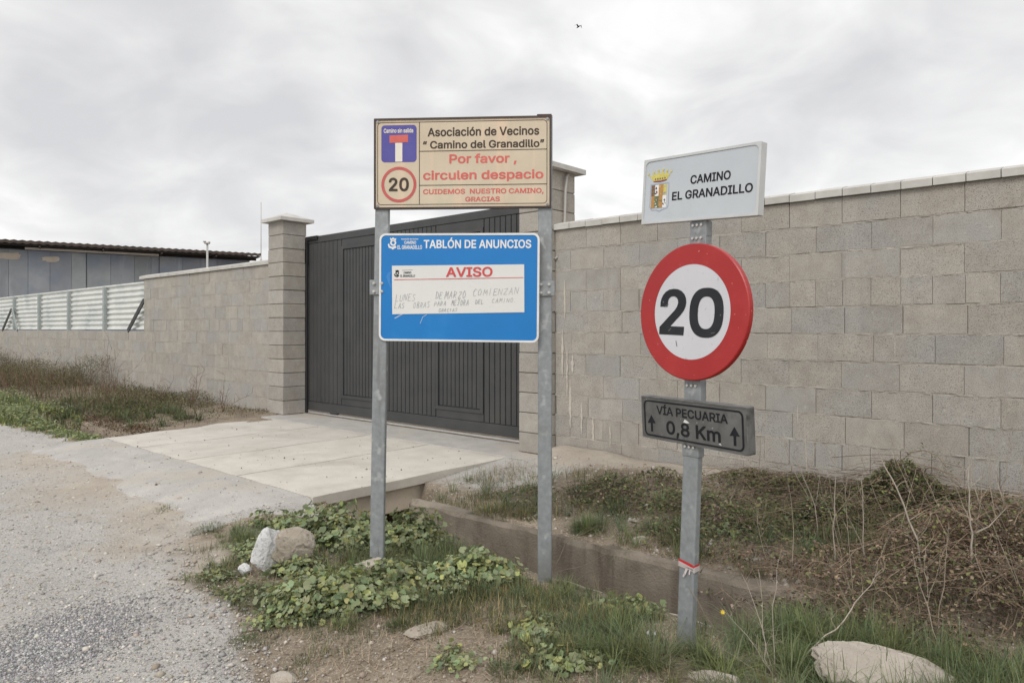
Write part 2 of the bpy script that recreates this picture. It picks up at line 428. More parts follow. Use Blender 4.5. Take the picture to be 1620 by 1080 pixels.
# ------------------------------------------------------------------ terrain
S0, S1 = -5.36, -0.84                        # the driveway slab, along the wall
FAR0, FAR1, NEAR0, NEAR1 = 2.05, 2.15, 2.50, 2.60   # walls of the ditch channel, distance from the block wall
def road_edge(s):
    s = np.asarray(s, float)
    right = 3.72 + .29 * (s + .5)
    e = np.where(s < -5.6, 2.85 + .04 * np.clip(-5.6 - s, 0, 8), np.where(s < -.85, 2.6, right))
    return e + .35 * fbm(s * 1.7, s * .3 + 4, 31, 3)
def gz(s, d, fine=True):
    s = np.asarray(s, float); d = np.asarray(d, float)
    left = sst(-5.0, -5.9, s)
    inner = .27 - .07 * np.clip(d, 0, 2.1)
    inner = inner * (1 - left) + (.16 - .05 * np.clip(d, 0, 2.1)) * left
    inner = inner - .085 * sst(.5, -.2, s) * (1 - left) * sst(.2, .5, d)
    bank = .03 + .045 * sst(2.7, 3.2, d) - .05 * sst(3.4, 4.3, d)
    bank = bank * (1 - left) + (.05 - .04 * sst(2.8, 4.0, d)) * left
    mid = sst(-5.75, -5.3, s) * sst(-.72, -.92, s)
    bank = bank * (1 - mid) + mid * (.13 - .10 * sst(2.9, 3.9, d))
    z = np.where(d < 2.3, inner, bank)
    fill = sst(2.15, 2.8, s)
    floor = (-.42 + .1 * left) * (1 - fill) + .03 * fill
    far = FAR1 - .62 * sst(-.22, -.62, s) * (1 - left)
    ch = sst(far - .03, far + .02 + .1 * sst(-.2, -.5, s), d) * sst(NEAR0 + .03, NEAR0 - .02, d)
    z = z * (1 - ch) + floor * ch
    under = sst(S0 - .02, S0 + .05, s) * sst(S1 + .02, S1 - .05, s) * sst(.30, .36, d) * sst(2.68, 2.62, d)
    z = np.where((under > .5), np.minimum(z, -.12), z)
    thr = sst(-6.0, -5.85, s) * sst(-.45, -.65, s) * sst(.45, .38, d)
    z = z * (1 - thr) + .08 * thr
    z = np.where(d < -.02, .08, z)
    if fine:
        rough = np.where((d > 0) & (d < 2.1) | (d > 2.6) & (d < road_edge(s)), 1.0, .45)
        rough = np.where((d < 0) | (under > 0) | (thr > .3), .1, rough)
        z = z + rough * (.085 * fbm(s * 1.3, d * 1.3, 3, 4) + .022 * fbm(s * 9, d * 9, 5, 3))
    return z
def axis(parts):
    a = []
    for lo, hi, st in parts: a += list(np.arange(lo, hi, st))
    return np.array(a + [parts[-1][1]])
def sheet(name, sa, da, lift, mats, kind='structure', zone=True):
    S, D = np.meshgrid(sa, da, indexing='ij')
    Z = gz(S, D) + (lift(S, D) if lift else 0)
    V = np.stack([WX + CA * S - SA * D, WY - SA * S - CA * D, Z], -1).reshape(-1, 3)
    n, m = S.shape
    i = np.arange(n * m).reshape(n, m)
    Fc = np.stack([i[:-1, :-1], i[:-1, 1:], i[1:, 1:], i[1:, :-1]], -1).reshape(-1, 4)
    o = fast_mesh(name, V, Fc, mats, smooth=True)
    if zone:
        s, d = S.ravel(), D.ravel()
        x, y = V[:, 0], V[:, 1]
        g = sst(-.15, .15, d - road_edge(s))
        def blob(px, py, rx, ry, z=.03):
            dep = (CAM_H - z) * F / (py - 520); cxx = (px - 810) / F * dep
            return np.exp(-((x - cxx) / rx) ** 2 - ((y - dep) / ry) ** 2)
        tn = 0.85 * blob(190, 770, .9, .9) + .7 * blob(90, 730, 1.0, .8) + .75 * blob(270, 820, .5, .5) + .6 * blob(220, 870, .45, .3) + .7 * blob(330, 900, .25, .4)
        g = np.maximum(g, .85 * sst(.45, -.1, s) * sst(-.95, -.85, s) * sst(1.75, 1.1, d) * (d > 0.02))
        tn = tn + sst(.75, .2, d) * sst(-.7, -.3, s) * sst(2.2, 1.2, s) * (d > 0) * 1.0
        dk = 0.95 * blob(90, 1020, .26, .34) + .30 * blob(50, 880, .3, .5)
        a = o.data.attributes.new('zone', 'FLOAT_COLOR', 'POINT')
        c = np.ones((len(V), 4), dtype=np.float32); c[:, 0] = g; c[:, 1] = np.clip(tn, 0, 1); c[:, 2] = np.clip(dk, 0, 1)
        a.data.foreach_set('color', c.ravel())
    return tag(o, kind=kind)
sa = axis([(-900, -100, 80), (-100, -30, 5), (-30, -8, .25), (-8, 5.5, .045), (5.5, 12, .25), (12, 100, 6), (100, 901, 80)])
da = axis([(-900, -100, 80), (-100, -4, 6), (-4, -.3, .4), (-.3, 4.7, .04), (4.7, 8, .15), (8, 100, 5), (100, 901, 80)])
ground = sheet('ground', sa, da, None, M['ground'])
rs = axis([(-60, -8, .5), (-8, 3.2, .05), (3.2, 40, .5)]); rd = axis([(2.5, 5.2, .05), (5.2, 8.6, .2)])
road = sheet('gravel_road', rs, rd, lambda s, d: -.03 + .036 * sst(-.08, .22, d - road_edge(s) + .25 * fbm(s * 6, d * 6, 77, 3)) - .05 * sst(8.0, 8.6, d), M['ground'])

# driveway: rough concrete apron, four slab panels, edge beam and the strip under the gate
drive = thing('driveway', W(-3.1, 1.5, .15), None, None, -AZ); drive['kind'] = 'structure'
bx0, bd0 = -3.1, 1.5
js = [S0, -4.28, -3.16, -2.06, S1]
for i in range(4):
    b = MB()
    tt = [(1, 1, 1), (.97, .965, .96), (1.02, 1.015, 1.0), (1.03, 1.025, 1.015)][i]
    x0, x1 = js[i] - bx0 + .009, js[i + 1] - bx0 - .009
    skew = .10
    # subdivided top with slight unevenness
    nx, ny = 10, 18
    vs, fs = [], []
    for a in range(nx + 1):
        for c in range(ny + 1):
            yy = -(2.65 - bd0) + (2.65 - .37) * c / ny
            xx = x0 + (x1 - x0) * a / nx - .03 * c / ny
            if a == 0 and i == 0: xx += .05 * math.sin(c * .9) - .3 * (c / ny) ** 1.5
            e = .012 if (a in (0, nx) or c in (0, ny)) else 0
            vs.append((xx, yy, .003 * math.sin(a * 1.3 + c * .7) - e * .6))
    for a in range(nx):
        for c in range(ny):
            k = a * (ny + 1) + c
            fs.append((k, k + ny + 1, k + ny + 2, k + 1))
    top = len(vs)
    rim = [c for c in range(ny + 1)] + [a * (ny + 1) + ny for a in range(1, nx + 1)] + [nx * (ny + 1) + c for c in range(ny - 1, -1, -1)] + [a * (ny + 1) for a in range(nx - 1, 0, -1)]
    for r_ in rim: vs.append((vs[r_][0], vs[r_][1], -.085))
    for k in range(len(rim)):
        k2 = (k + 1) % len(rim)
        fs.append((rim[k], rim[k2], top + k2, top + k))
    b.add(vs, fs, tt); b.build('slab_panel', M['slab'], drive)
b = MB()                                       # supporting beam under the exposed edge
b.box(S1 - bx0 - .16, S1 - bx0 - .075, -(2.60 - bd0), -(.9 - bd0), -.30, -.088, .008, (1.05, .98, .88))
b.build('edge_beam', M['slab'], drive)
b = MB(); b.box(S0 - bx0 - .5, S1 - bx0 + .25, -(.355 - bd0), -(-.33 - bd0), -.3, -.004, .006); b.build('threshold_strip', M['apron'], drive)
as_ = axis([(-5.9, -.55, .05)]); ad = axis([(2.655, 3.9, .05)])
apron = sheet('concrete_apron', as_, ad, lambda s, d: .018 * sst(.25, -.12, d - (3.42 + .1 * (s + .8) * 0 + .28 * fbm(s * 1.3, 2 + 0 * s, 9, 3)) + .18 * fbm(s * 5, d * 5, 12, 3)) * sst(-5.85, -5.5, s) * sst(-.6, -.9, s + .35 * (d - 2.7)) - .008, M['apron'], zone=False)

# ------------------------------------------------------------------ concrete ditch channel
dt = thing('concrete_ditch', W(1.5, 2.3, -.4), 'stained concrete ditch with a crumbling lip running past the sign posts', 'ditch', -AZ)
def strip(s0, s1, d0, d1, z0, ztop, seed, st=.06):
    """a long low wall with a chipped top; local to the ditch"""
    b = MB(); n = int((s1 - s0) / st)
    vs, fs = [], []
    rows_ = [(d1, z0), (d1, (z0 + ztop) / 2), (d1, ztop - .02), (d1 - .012, ztop), ((d0 + d1) / 2, ztop + .004), (d0 + .012, ztop), (d0, ztop - .02), (d0, z0)]
    for i in range(n + 1):
        s = s0 + (s1 - s0) * i / n
        for j, (d, z) in enumerate(rows_):
            q = float(vnoise(s * 11, j * 3.1, seed)) - .5; q2 = float(vnoise(s * 4, j * 1.7, seed + 5)) - .5
            top = 1 if 2 <= j <= 6 else .3
            vs.append((s - 1.5, -(d - 2.3) + .016 * q, z + .4 + .022 * q2 * top + .012 * q * top))
    k = len(rows_)
    for i in range(n):
        for j in range(k - 1):
            fs.append((i * k + j, (i + 1) * k + j, (i + 1) * k + j + 1, i * k + j + 1))
    fs.append(tuple(range(k))); fs.append(tuple(n * k + j for j in range(k))[::-1])
    b.add(vs, fs); return b
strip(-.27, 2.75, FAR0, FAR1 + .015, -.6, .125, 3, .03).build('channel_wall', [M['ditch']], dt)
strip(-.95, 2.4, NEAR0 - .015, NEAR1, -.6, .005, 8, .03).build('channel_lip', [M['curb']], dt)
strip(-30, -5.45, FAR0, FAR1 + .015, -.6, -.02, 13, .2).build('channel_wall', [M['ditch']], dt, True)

# ------------------------------------------------------------------ block walls
TOP = 2.455; CH = .21
def blocks(b, mo, s0, s1, top, n, half, off=0.0, base=0.0, depth=.20, seed=1):
    """n courses of hollow blocks below `top`; half: course indices of half-length blocks. x local = s - base"""
    rr = random.Random(seed)
    for k in range(n):
        z1 = top - CH * k; z0 = z1 - CH + .010
        ln_ = .2 if k in half else .4
        o = off + (.2 if k % 2 else 0) + rr.uniform(-.02, .02)
        a = s0 + ((o % ln_) - ln_)
        while a < s1 - .02:
            x0, x1 = max(a, s0), min(a + ln_, s1)
            if x1 - x0 > .03:
                w = rr.random(); g = rr.uniform(.92, 1.04)
                warm = (1.0, .984, .962); cool = (.95, .965, .985)
                t = tuple(g * (warm[i] * (1 - w) + cool[i] * w) if w > .55 else g * warm[i] for i in range(3))
                jy = rr.uniform(-.003, .003); gp = rr.choice((.0008, .001, .0022))
                b.box(x0 - base + gp, x1 - base - gp, jy, depth, z0 + rr.uniform(-.002, .002), z1 + rr.uniform(-.002, .001), .0018, t)
            a += ln_
        # the bed joint: a squeezed, lumpy mortar line
        st = .018; m_ = max(2, int((s1 - s0) / st)); vs, fs = [], []
        for i in range(m_ + 1):
            s = s0 + (s1 - s0) * i / m_
            for j, zz in enumerate((z0 - .014, z0 - .006, z0 + .003)):
                q = vnoise(s * 23, k * 7.3 + j * .9, seed) - .55; q2 = vnoise(s * 4, k * 3.3, seed + 9)
                q3 = vnoise(s * 41, k * 5.1 + j * 2.3, seed + 4)
                dy = .001 - .012 * max(0, float(q)) * (j == 1) - .007 * (q3 > .66) * (j == 1) + .008 * (q2 < .2)
                if j != 1: dy = .003 - .005 * (q3 > .74)
                vs.append((s - base, float(dy), zz + .004 * float(q)))
        for i in range(m_):
            for j in range(2): fs.append((i * 3 + j, (i + 1) * 3 + j, (i + 1) * 3 + j + 1, i * 3 + j + 1))
        mo.add(vs, fs)
    return b
def coping(b, s0, s1, z, base, step, seed):
    rr = random.Random(seed); a = s0
    while a < s1 - .01:
        e = min(a + step, s1); h = rr.uniform(-.002, .002); g = rr.uniform(.93, 1.05); jy = rr.uniform(-.003, .003)
        x0, x1 = a - base + .003, e - base - .003
        pro = [(-.035, 0), (-.035, .052), (-.028, .058), (.10, .092), (.228, .058), (.235, .052), (.235, 0)]
        vs = [(x0, y + jy, z + q + h) for y, q in pro] + [(x1, y + jy, z + q + h) for y, q in pro]; n = len(pro)
        b.add(vs, [tuple(range(n)), tuple(range(2 * n - 1, n - 1, -1))] + [(i, i + n, (i + 1) % n + n, (i + 1) % n) for i in range(n)], (g, g, g * .99))
        a = e
    return b
# right-hand wall
rw = thing('block_wall', W(3.2, 0, .2), 'tall grey concrete block wall with pale coping, behind the round speed sign', 'wall', -AZ)
def rel(b, z): return b
b, mo = MB(), MB()
blocks(b, mo, -.555, 9.0, TOP - .2, 13, (3, 9), .0, 3.2, seed=4)
b.build('block_courses', M['block'], rw); mo.build('bed_joints', M['mortar'], rw, True)
b = MB(); b.box(-.555 - 3.2, 9.0 - 3.2, .012, .19, -.5, TOP - .212); b.build('wall_core', M['gap'], rw)
coping(MB(), -.555, 9.0, TOP - .2 + .003, 3.2, .2, 5).build('coping', M['coping'], rw)
def stain_poly(b, s_, z0, z1, w, sd, n=14):
    rr = random.Random(sd); L_, R_ = [], []
    for k in range(n + 1):
        z = z0 + (z1 - z0) * k / n; e = math.sin(math.pi * min(1, (k + .3) / n)) ** .5 if k < n else .15
        L_.append((s_ - w * e * rr.uniform(.25, 1.0), z)); R_.append((s_ + w * e * rr.uniform(.25, 1.0), z))
    for k in range(n):
        b.add([(L_[k][0], -.0052, L_[k][1]), (R_[k][0], -.0052, R_[k][1]), (R_[k + 1][0], -.0052, R_[k + 1][1]), (L_[k + 1][0], -.0052, L_[k + 1][1])], [(0, 1, 2, 3)])
b = MB()
for k, (s_, z0, z1, w) in enumerate(((-.46, .95, 1.45, .018), (-.40, .75, 1.32, .014), (-.33, 1.0, 1.2, .022), (-.36, .45, .95, .02), (-.22, .40, .72, .016), (-.08, .35, .60, .02), (-.43, 1.55, 1.95, .016), (.12, .30, .55, .014), (1.9, .7, .85, .006), (2.6, 1.25, 1.38, .005))):
    stain_poly(b, s_ - 3.2, z0 - .2, z1 - .2, w, k)
b.build('lime_streaks', M['lime'], rw)
# left-hand wall with its low part
lw = thing('block_wall', W(-8.6, 0, .1), 'long grey block wall left of the gate, dropping to a low section under the metal fence', 'wall', -AZ)
b, mo = MB(), MB()
blocks(b, mo, -11.19, -6.20, TOP - .1, 5, (4,), .1, -8.6, seed=11)
blocks(b, mo, -34.0, -6.20, TOP - .1 - 5 * CH, 7, (), .0, -8.6, seed=12)
b.build('block_courses', M['block'], lw); mo.build('bed_joints', M['mortar'], lw, True)
b = MB(); b.box(-11.18 + 8.6, -6.20 + 8.6, .012, .19, 1.3, TOP - .112); b.box(-34 + 8.6, -6.20 + 8.6, .013, .188, -.5, TOP - .1 - 5 * CH - .012); b.build('wall_core', M['gap'], lw)
coping(MB(), -11.35, -6.20, TOP - .1 + .003, -8.6, 1.05, 6).build('coping', M['coping'], lw)
# gate pillars
def pillar(s0, s1, label, seed, conduit=False):
    mid = (s0 + s1) / 2
    p = thing('gate_pillar', W(mid, .06, .14), label, 'pillar', -AZ)
    hw = (s1 - s0) / 2; rr = random.Random(seed)
    b, j = MB(), MB(); top = 3.085 - .14
    for k in range(14):
        z1 = top - CH * k; z0 = z1 - CH + .008
        g = rr.uniform(.88, 1.06); w = rr.random() * .05
        jx, jy = rr.uniform(-.004, .004), rr.uniform(-.004, .004)
        b.box(-hw + jx, hw + jx, jy, .40 + jy, z0, z1, .005, (g, g * (.985 + w * .3), g * (.96 + w)))
    b.box(-hw + .02, hw - .02, .02, .38, -.3, top - CH * 14, .004)
    j.box(-hw + .012, hw - .012, .012, .388, .02, top - .01)
    b.build('block_courses', M['block'], p); j.build('pillar_core', M['gap'], p)
    c = MB(); e = .085; x0, x1, y0, y1 = -hw - e, hw + e, -e, .40 + e
    vs = [(x0, y0, top), (x1, y0, top), (x1, y1, top), (x0, y1, top), (x0, y0, top + .05), (x1, y0, top + .05), (x1, y1, top + .05), (x0, y1, top + .05), (0, .2, top + .165)]
    c.add(vs, [(3, 2, 1, 0), (0, 1, 5, 4), (1, 2, 6, 5), (2, 3, 7, 6), (3, 0, 4, 7), (4, 5, 8), (5, 6, 8), (6, 7, 8), (7, 4, 8)])
    c.build('cap', M['coping'], p)
    if conduit:
        c = MB(); t0 = top
        c.tube([(hw + .02, .26, t0 - .02), (hw + .03, .22, t0 - .06), (hw + .035, .19, t0 - .20), (hw + .03, .185, t0 - .5), (hw + .03, .15, t0 - .75), (hw + .03, .10, t0 - .88), (hw + .02, .04, t0 - .92)], .014, 8)
        c.build('cable_conduit', M['conduit'], p, True)
    return p
pillar(-6.178, -5.748, 'grey block gate pillar with pointed cap at the far left end of the gate', 21)
pillar(-1.0, -.56, 'grey block gate pillar behind the two-post sign, with a cable conduit on its side', 22, True)

# ------------------------------------------------------------------ sliding gate
GS0, GS1, GD = -5.80, -.62, -.36
gt = thing('sliding_gate', W((GS0 + GS1) / 2, GD, .15), 'dark grey metal sliding gate with ribbed boards and two framed insets', 'gate', -AZ)
gw = (GS1 - GS0); gx = lambda s: s - (GS0 + GS1) / 2
GB, GTOP = .05, 2.715
b = MB()
b.box(-gw / 2, gw / 2, .012, .055, GB, GTOP, .004)
b.box(-gw / 2, gw / 2, -.008, .011, GTOP - .10, GTOP, .004)
b.box(-gw / 2, gw / 2, -.008, .011, GB, GB + .13, .004)
b.box(-gw / 2, -gw / 2 + .09, -.008, .011, GB + .133, GTOP - .103, .004)
b.build('gate_frame', M['gate'], gt)
pz0, pz1 = GB + .135, GTOP - .105
ins = [(-4.83, -3.99), (-2.77, -1.93)]
def boards(s0, s1, step, z0, z1, y0, y1, name):
    b = MB(); n = max(1, round((s1 - s0) / step)); w = (s1 - s0) / n
    for i in range(n):
        a = gx(s0) + i * w
        b.box(a + .006, a + w - .006, y0, y1, z0, z1, .005)
    b.build(name, M['gate'], gt)
boards(GS0 + .10, ins[0][0] - .01, .11, pz0, pz1, -.004, .0115, 'board_panel')
boards(ins[0][1] + .01, ins[1][0] - .01, .085, pz0, pz1, -.006, .0115, 'board_panel')
boards(ins[1][1] + .01, GS1, .085, pz0, pz1, -.006, .0115, 'board_panel')
for s0, s1 in ins:
    b = MB(); x0, x1 = gx(s0), gx(s1); z0, z1 = pz0 + .10, pz1 - .10
    b.box(x0, x1, -.004, .0115, pz0, z0, .003); b.box(x0, x1, -.004, .0115, z1, pz1, .003)
    fr = lambda e, yy: [(x0 + e, z0 + e), (x1 - e, z0 + e), (x1 - e, z1 - e), (x0 + e, z1 - e)]
    b.ring(fr(.0, 0), fr(.045, 0), -.016, .0115)
    o = b.build('inset_frame', M['gate'], gt)
    boards(s0 + .05, s1 - .05, .075, z0 + .05, z1 - .05, -.002, .0115, 'inset_boards')
b = MB(); b.box(-gw / 2, gw / 2, -.012, .03, .005, .022, .003); b.build('ground_rail', M['rail'], gt)
for xx in (-gw / 2 + .75, gw / 2 - .45):
    b = MB(); b.box(xx - .09, xx + .09, -.012, .05, .025, .075, .01); b.build('wheel_box', M['gate'], gt)
jp = thing('gate_jamb', W(-5.72, -.345, .15), 'black steel jamb between the far pillar and the gate, with roller bracket', 'jamb', -AZ)
b = MB(); b.box(-.04, .015, -.03, .0, 0, 2.66, .004); b.build('jamb_post', M['black'], jp)
b = MB(); b.box(-.05, .28, -.02, .10, 2.70, 2.72, .002); b.box(-.05, .28, -.022, -.012, 2.66, 2.70, .002); b.box(-.06, .02, -.03, .06, 2.3, 2.7, .003); b.build('roller_bracket', M['black'], jp)

# ------------------------------------------------------------------ metal fence on the low wall
fb = TOP - .1 - 5 * CH
mf = thing('metal_fence', W(-16, -.1, TOP - 5 * CH), 'corrugated pale metal fence with grey posts on the low block wall', 'fence', -AZ)
fpos = [-11.1, -13.56, -16.05, -18.52, -21.0, -23.5, -26.0, -28.5]
H_F = 1.00
for i in range(len(fpos) - 1):
    a, c = fpos[i + 1], fpos[i]
    b = MB(); n = 64; vs, fs = [], []
    for k in range(n + 1):
        zz = .03 + (H_F - .05) * k / n
        ph = (k % 8) / 8.0
        dy = -.02 if ph < .3 else (.02 if .45 <= ph < .85 else 0)
        vs += [(a + 16 + .0, dy, zz), (c + 16 - .0, dy, zz)]
    for k in range(n): fs.append((2 * k, 2 * k + 1, 2 * k + 3, 2 * k + 2))
    b.add(vs, fs); b.build('corrugated_sheet', M['fence'], mf)
for s in fpos[1:]:
    b = MB(); b.box(s + 16 - .045, s + 16 + .045, -.085, -.024, .0, H_F - .01, .004); b.build('fence_post', M['fence_post'], mf)
b = MB(); b.box(fpos[-1] + 16, fpos[0] + 16, -.03, .03, H_F - .02, H_F + .015, .004); b.build('top_rail', M['fence'], mf)
def brace(s_top, s_bot, zt):
    b = MB(); p0 = Vector((s_bot + 16, -.10, .0)); p1 = Vector((s_top + 16, -.10, zt))
    d = (p1 - p0); L_ = d.length; ang = math.atan2(d.z, d.x)
    Mx = Matrix.Translation(p0) @ Matrix.Rotation(-ang, 4, 'Y')
    b.box(0, L_, -.012, .012, -.05, .05, .003, M=Mx); b.build('brace', M['brace'], mf)
brace(-11.2, -12.05, .62); brace(-21.1, -22.1, .62)
b = MB(); p0 = Vector((-20.4 + 16, -.115, 0)); p1 = Vector((-20.95 + 16, -.115, .62)); d = p1 - p0
b.box(0, d.length, -.012, .012, -.05, .05, .003, M=Matrix.Translation(p0) @ Matrix.Rotation(-math.atan2(d.z, d.x), 4, 'Y')); b.build('brace', M['fence_post'], mf)

# ------------------------------------------------------------------ warehouse far behind the left wall
A0 = Vector((-21.7, 30.0, 0)); wd = Vector((.8406, .5417, 0)); wa = math.atan2(wd.y, wd.x)
wh = thing('warehouse', A0, 'grey sheet metal warehouse with rusty roof edge behind the left wall', 'warehouse', wa)
WL0, WL1 = -14.0, 10.7
b = MB(); b.box(WL0, WL1 - .35, .9, 14, 0, 5.0); b.build('wall', M['shed_grey'], wh)
rr = random.Random(5)
def door(x0, x1, name, y, z1):
    b = MB(); x = x0
    while x < x1 - .1:
        e = min(x1, x + rr.uniform(.7, 1.05)); g = rr.uniform(.82, 1.12)
        b.box(x + .004, e - .004, y, y + .05, .05, z1, .004, (g, g * 1.0, g * rr.uniform(1.0, 1.08))); x = e
    return b.build(name, M['shed_grey'], wh)
door(WL0, 3.15, 'sliding_door', .70, 4.90); door(3.17, 6.14, 'sliding_door', .76, 4.90); door(6.18, WL1 - .35, 'cladding', .84, 4.93)
b = MB(); b.box(.85, 6.14, .66, .76, 4.93, 5.03, .01); b.build('door_track', M['shed_trim'], wh)
b = MB()  # pale skylight reflections on the door, painted as ragged patches
for (x0, x1, z0, z1) in ((-.35, .75, 4.43, 4.80), (1.45, 2.15, 4.40, 4.70)):
    n = 44; pts = []
    for k in range(n):
        th = 2 * math.pi * k / n; q_ = .75 + .9 * float(fbm(math.cos(th) * 2.2 + x0 * 3, math.sin(th) * 2.2, 5, 4))
        pts.append(((x0 + x1) / 2 + (x1 - x0) / 2 * math.copysign(abs(math.cos(th)) ** .5, math.cos(th)) * q_ * 1.2, (z0 + z1) / 2 + (z1 - z0) / 2 * math.copysign(abs(math.sin(th)) ** .5, math.sin(th)) * q_))
    b.prism(pts, .69, .699)
b.build('painted_reflection', M['patch'], wh)
b = MB(); n = int((WL1 - WL0) / .075); vs, fs = [], []
for i in range(n + 1):
    x = WL0 + (WL1 - WL0) * i / n
    z = 5.25 + .02 * math.sin(i * 2 * math.pi / 4)
    vs += [(x, -.05, z - .14), (x, -.05, z), (x, 14, z + .6), (x, 14, z + .5), ]
for i in range(n):
    a, c = i * 4, i * 4 + 4
    fs += [(a, c, c + 1, a + 1), (a + 1, c + 1, c + 2, a + 2)]
b.add(vs, fs); b.build('roof', M['rust'], wh)
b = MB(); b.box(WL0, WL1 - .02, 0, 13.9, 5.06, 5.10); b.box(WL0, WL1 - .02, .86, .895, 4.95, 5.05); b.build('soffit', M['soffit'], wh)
b = MB()
for x in np.arange(WL0 + 1, WL1, 2.4): b.box(x - .03, x + .03, 0, .85, 4.985, 5.055)
b.build('rafter_ends', M['rust'], wh)
# floodlight on a pole and a thin aerial, both behind the left wall
p = at(328, 520, 27.0)
fl = thing('floodlight_pole', (p.x, p.y, 0), 'short white pole with a floodlight on top, in front of the warehouse roof', 'floodlight')
zt = CAM_H + (520 - 386) / F * 27
b = MB(); b.tube([(0, 0, 0), (0, 0, zt)], .038, 8); b.build('pole', M['lamp'], fl, True)
b = MB(); b.box(-.10, .10, -.10, .05, zt, zt + .06, .02); b.box(-.13, -.02, -.12, -.02, zt + .06, zt + .11, .02); b.box(.03, .11, -.05, .05, zt + .05, zt + .09, .02); b.build('lamp_head', M['conduit'], fl)
p = at(413, 520, 15.0)
an = thing('aerial_mast', (p.x, p.y, 0), 'hair-thin vertical aerial mast beside the far gate pillar', 'aerial')
b = MB(); b.tube([(0, 0, 0), (0, 0, CAM_H + 110 / F * 15)], .022, 8); b.build('mast_pole', M['conduit'], an, True)
b = MB(); b.tube([(0, 0, CAM_H + 110 / F * 15), (.0, 0, CAM_H + 200 / F * 15)], .007, 6); b.build('whip', M['conduit'], an, True)

# bird
bp = at(915, 43, 42)
bp = at(915, 43, 27)
bd = thing('bird', bp, 'small dark bird in flight high in the grey sky', 'bird', .5)
b = MB(); b.tube([(0, -.10, 0), (0, -.07, .01), (0, 0, .012), (0, .07, .005), (0, .13, 0)], [.008, .022, .028, .018, .004], 8); b.build('body', M['bird'], bd, True)
for s_ in (-1, 1):
    b = MB(); b.add([(s_ * .015, -.05, .012), (s_ * .015, .04, .012), (s_ * .09, .0, .07), (s_ * .09, -.06, .075), (s_ * .19, .06, .0), (s_ * .13, -.02, .05),
                     (s_ * .015, -.05, .004), (s_ * .09, -.06, .068)], [(0, 1, 2, 3), (3, 2, 4, 5), (6, 7, 2, 1), (0, 3, 7, 6)]); b.build('wing', M['bird'], bd)

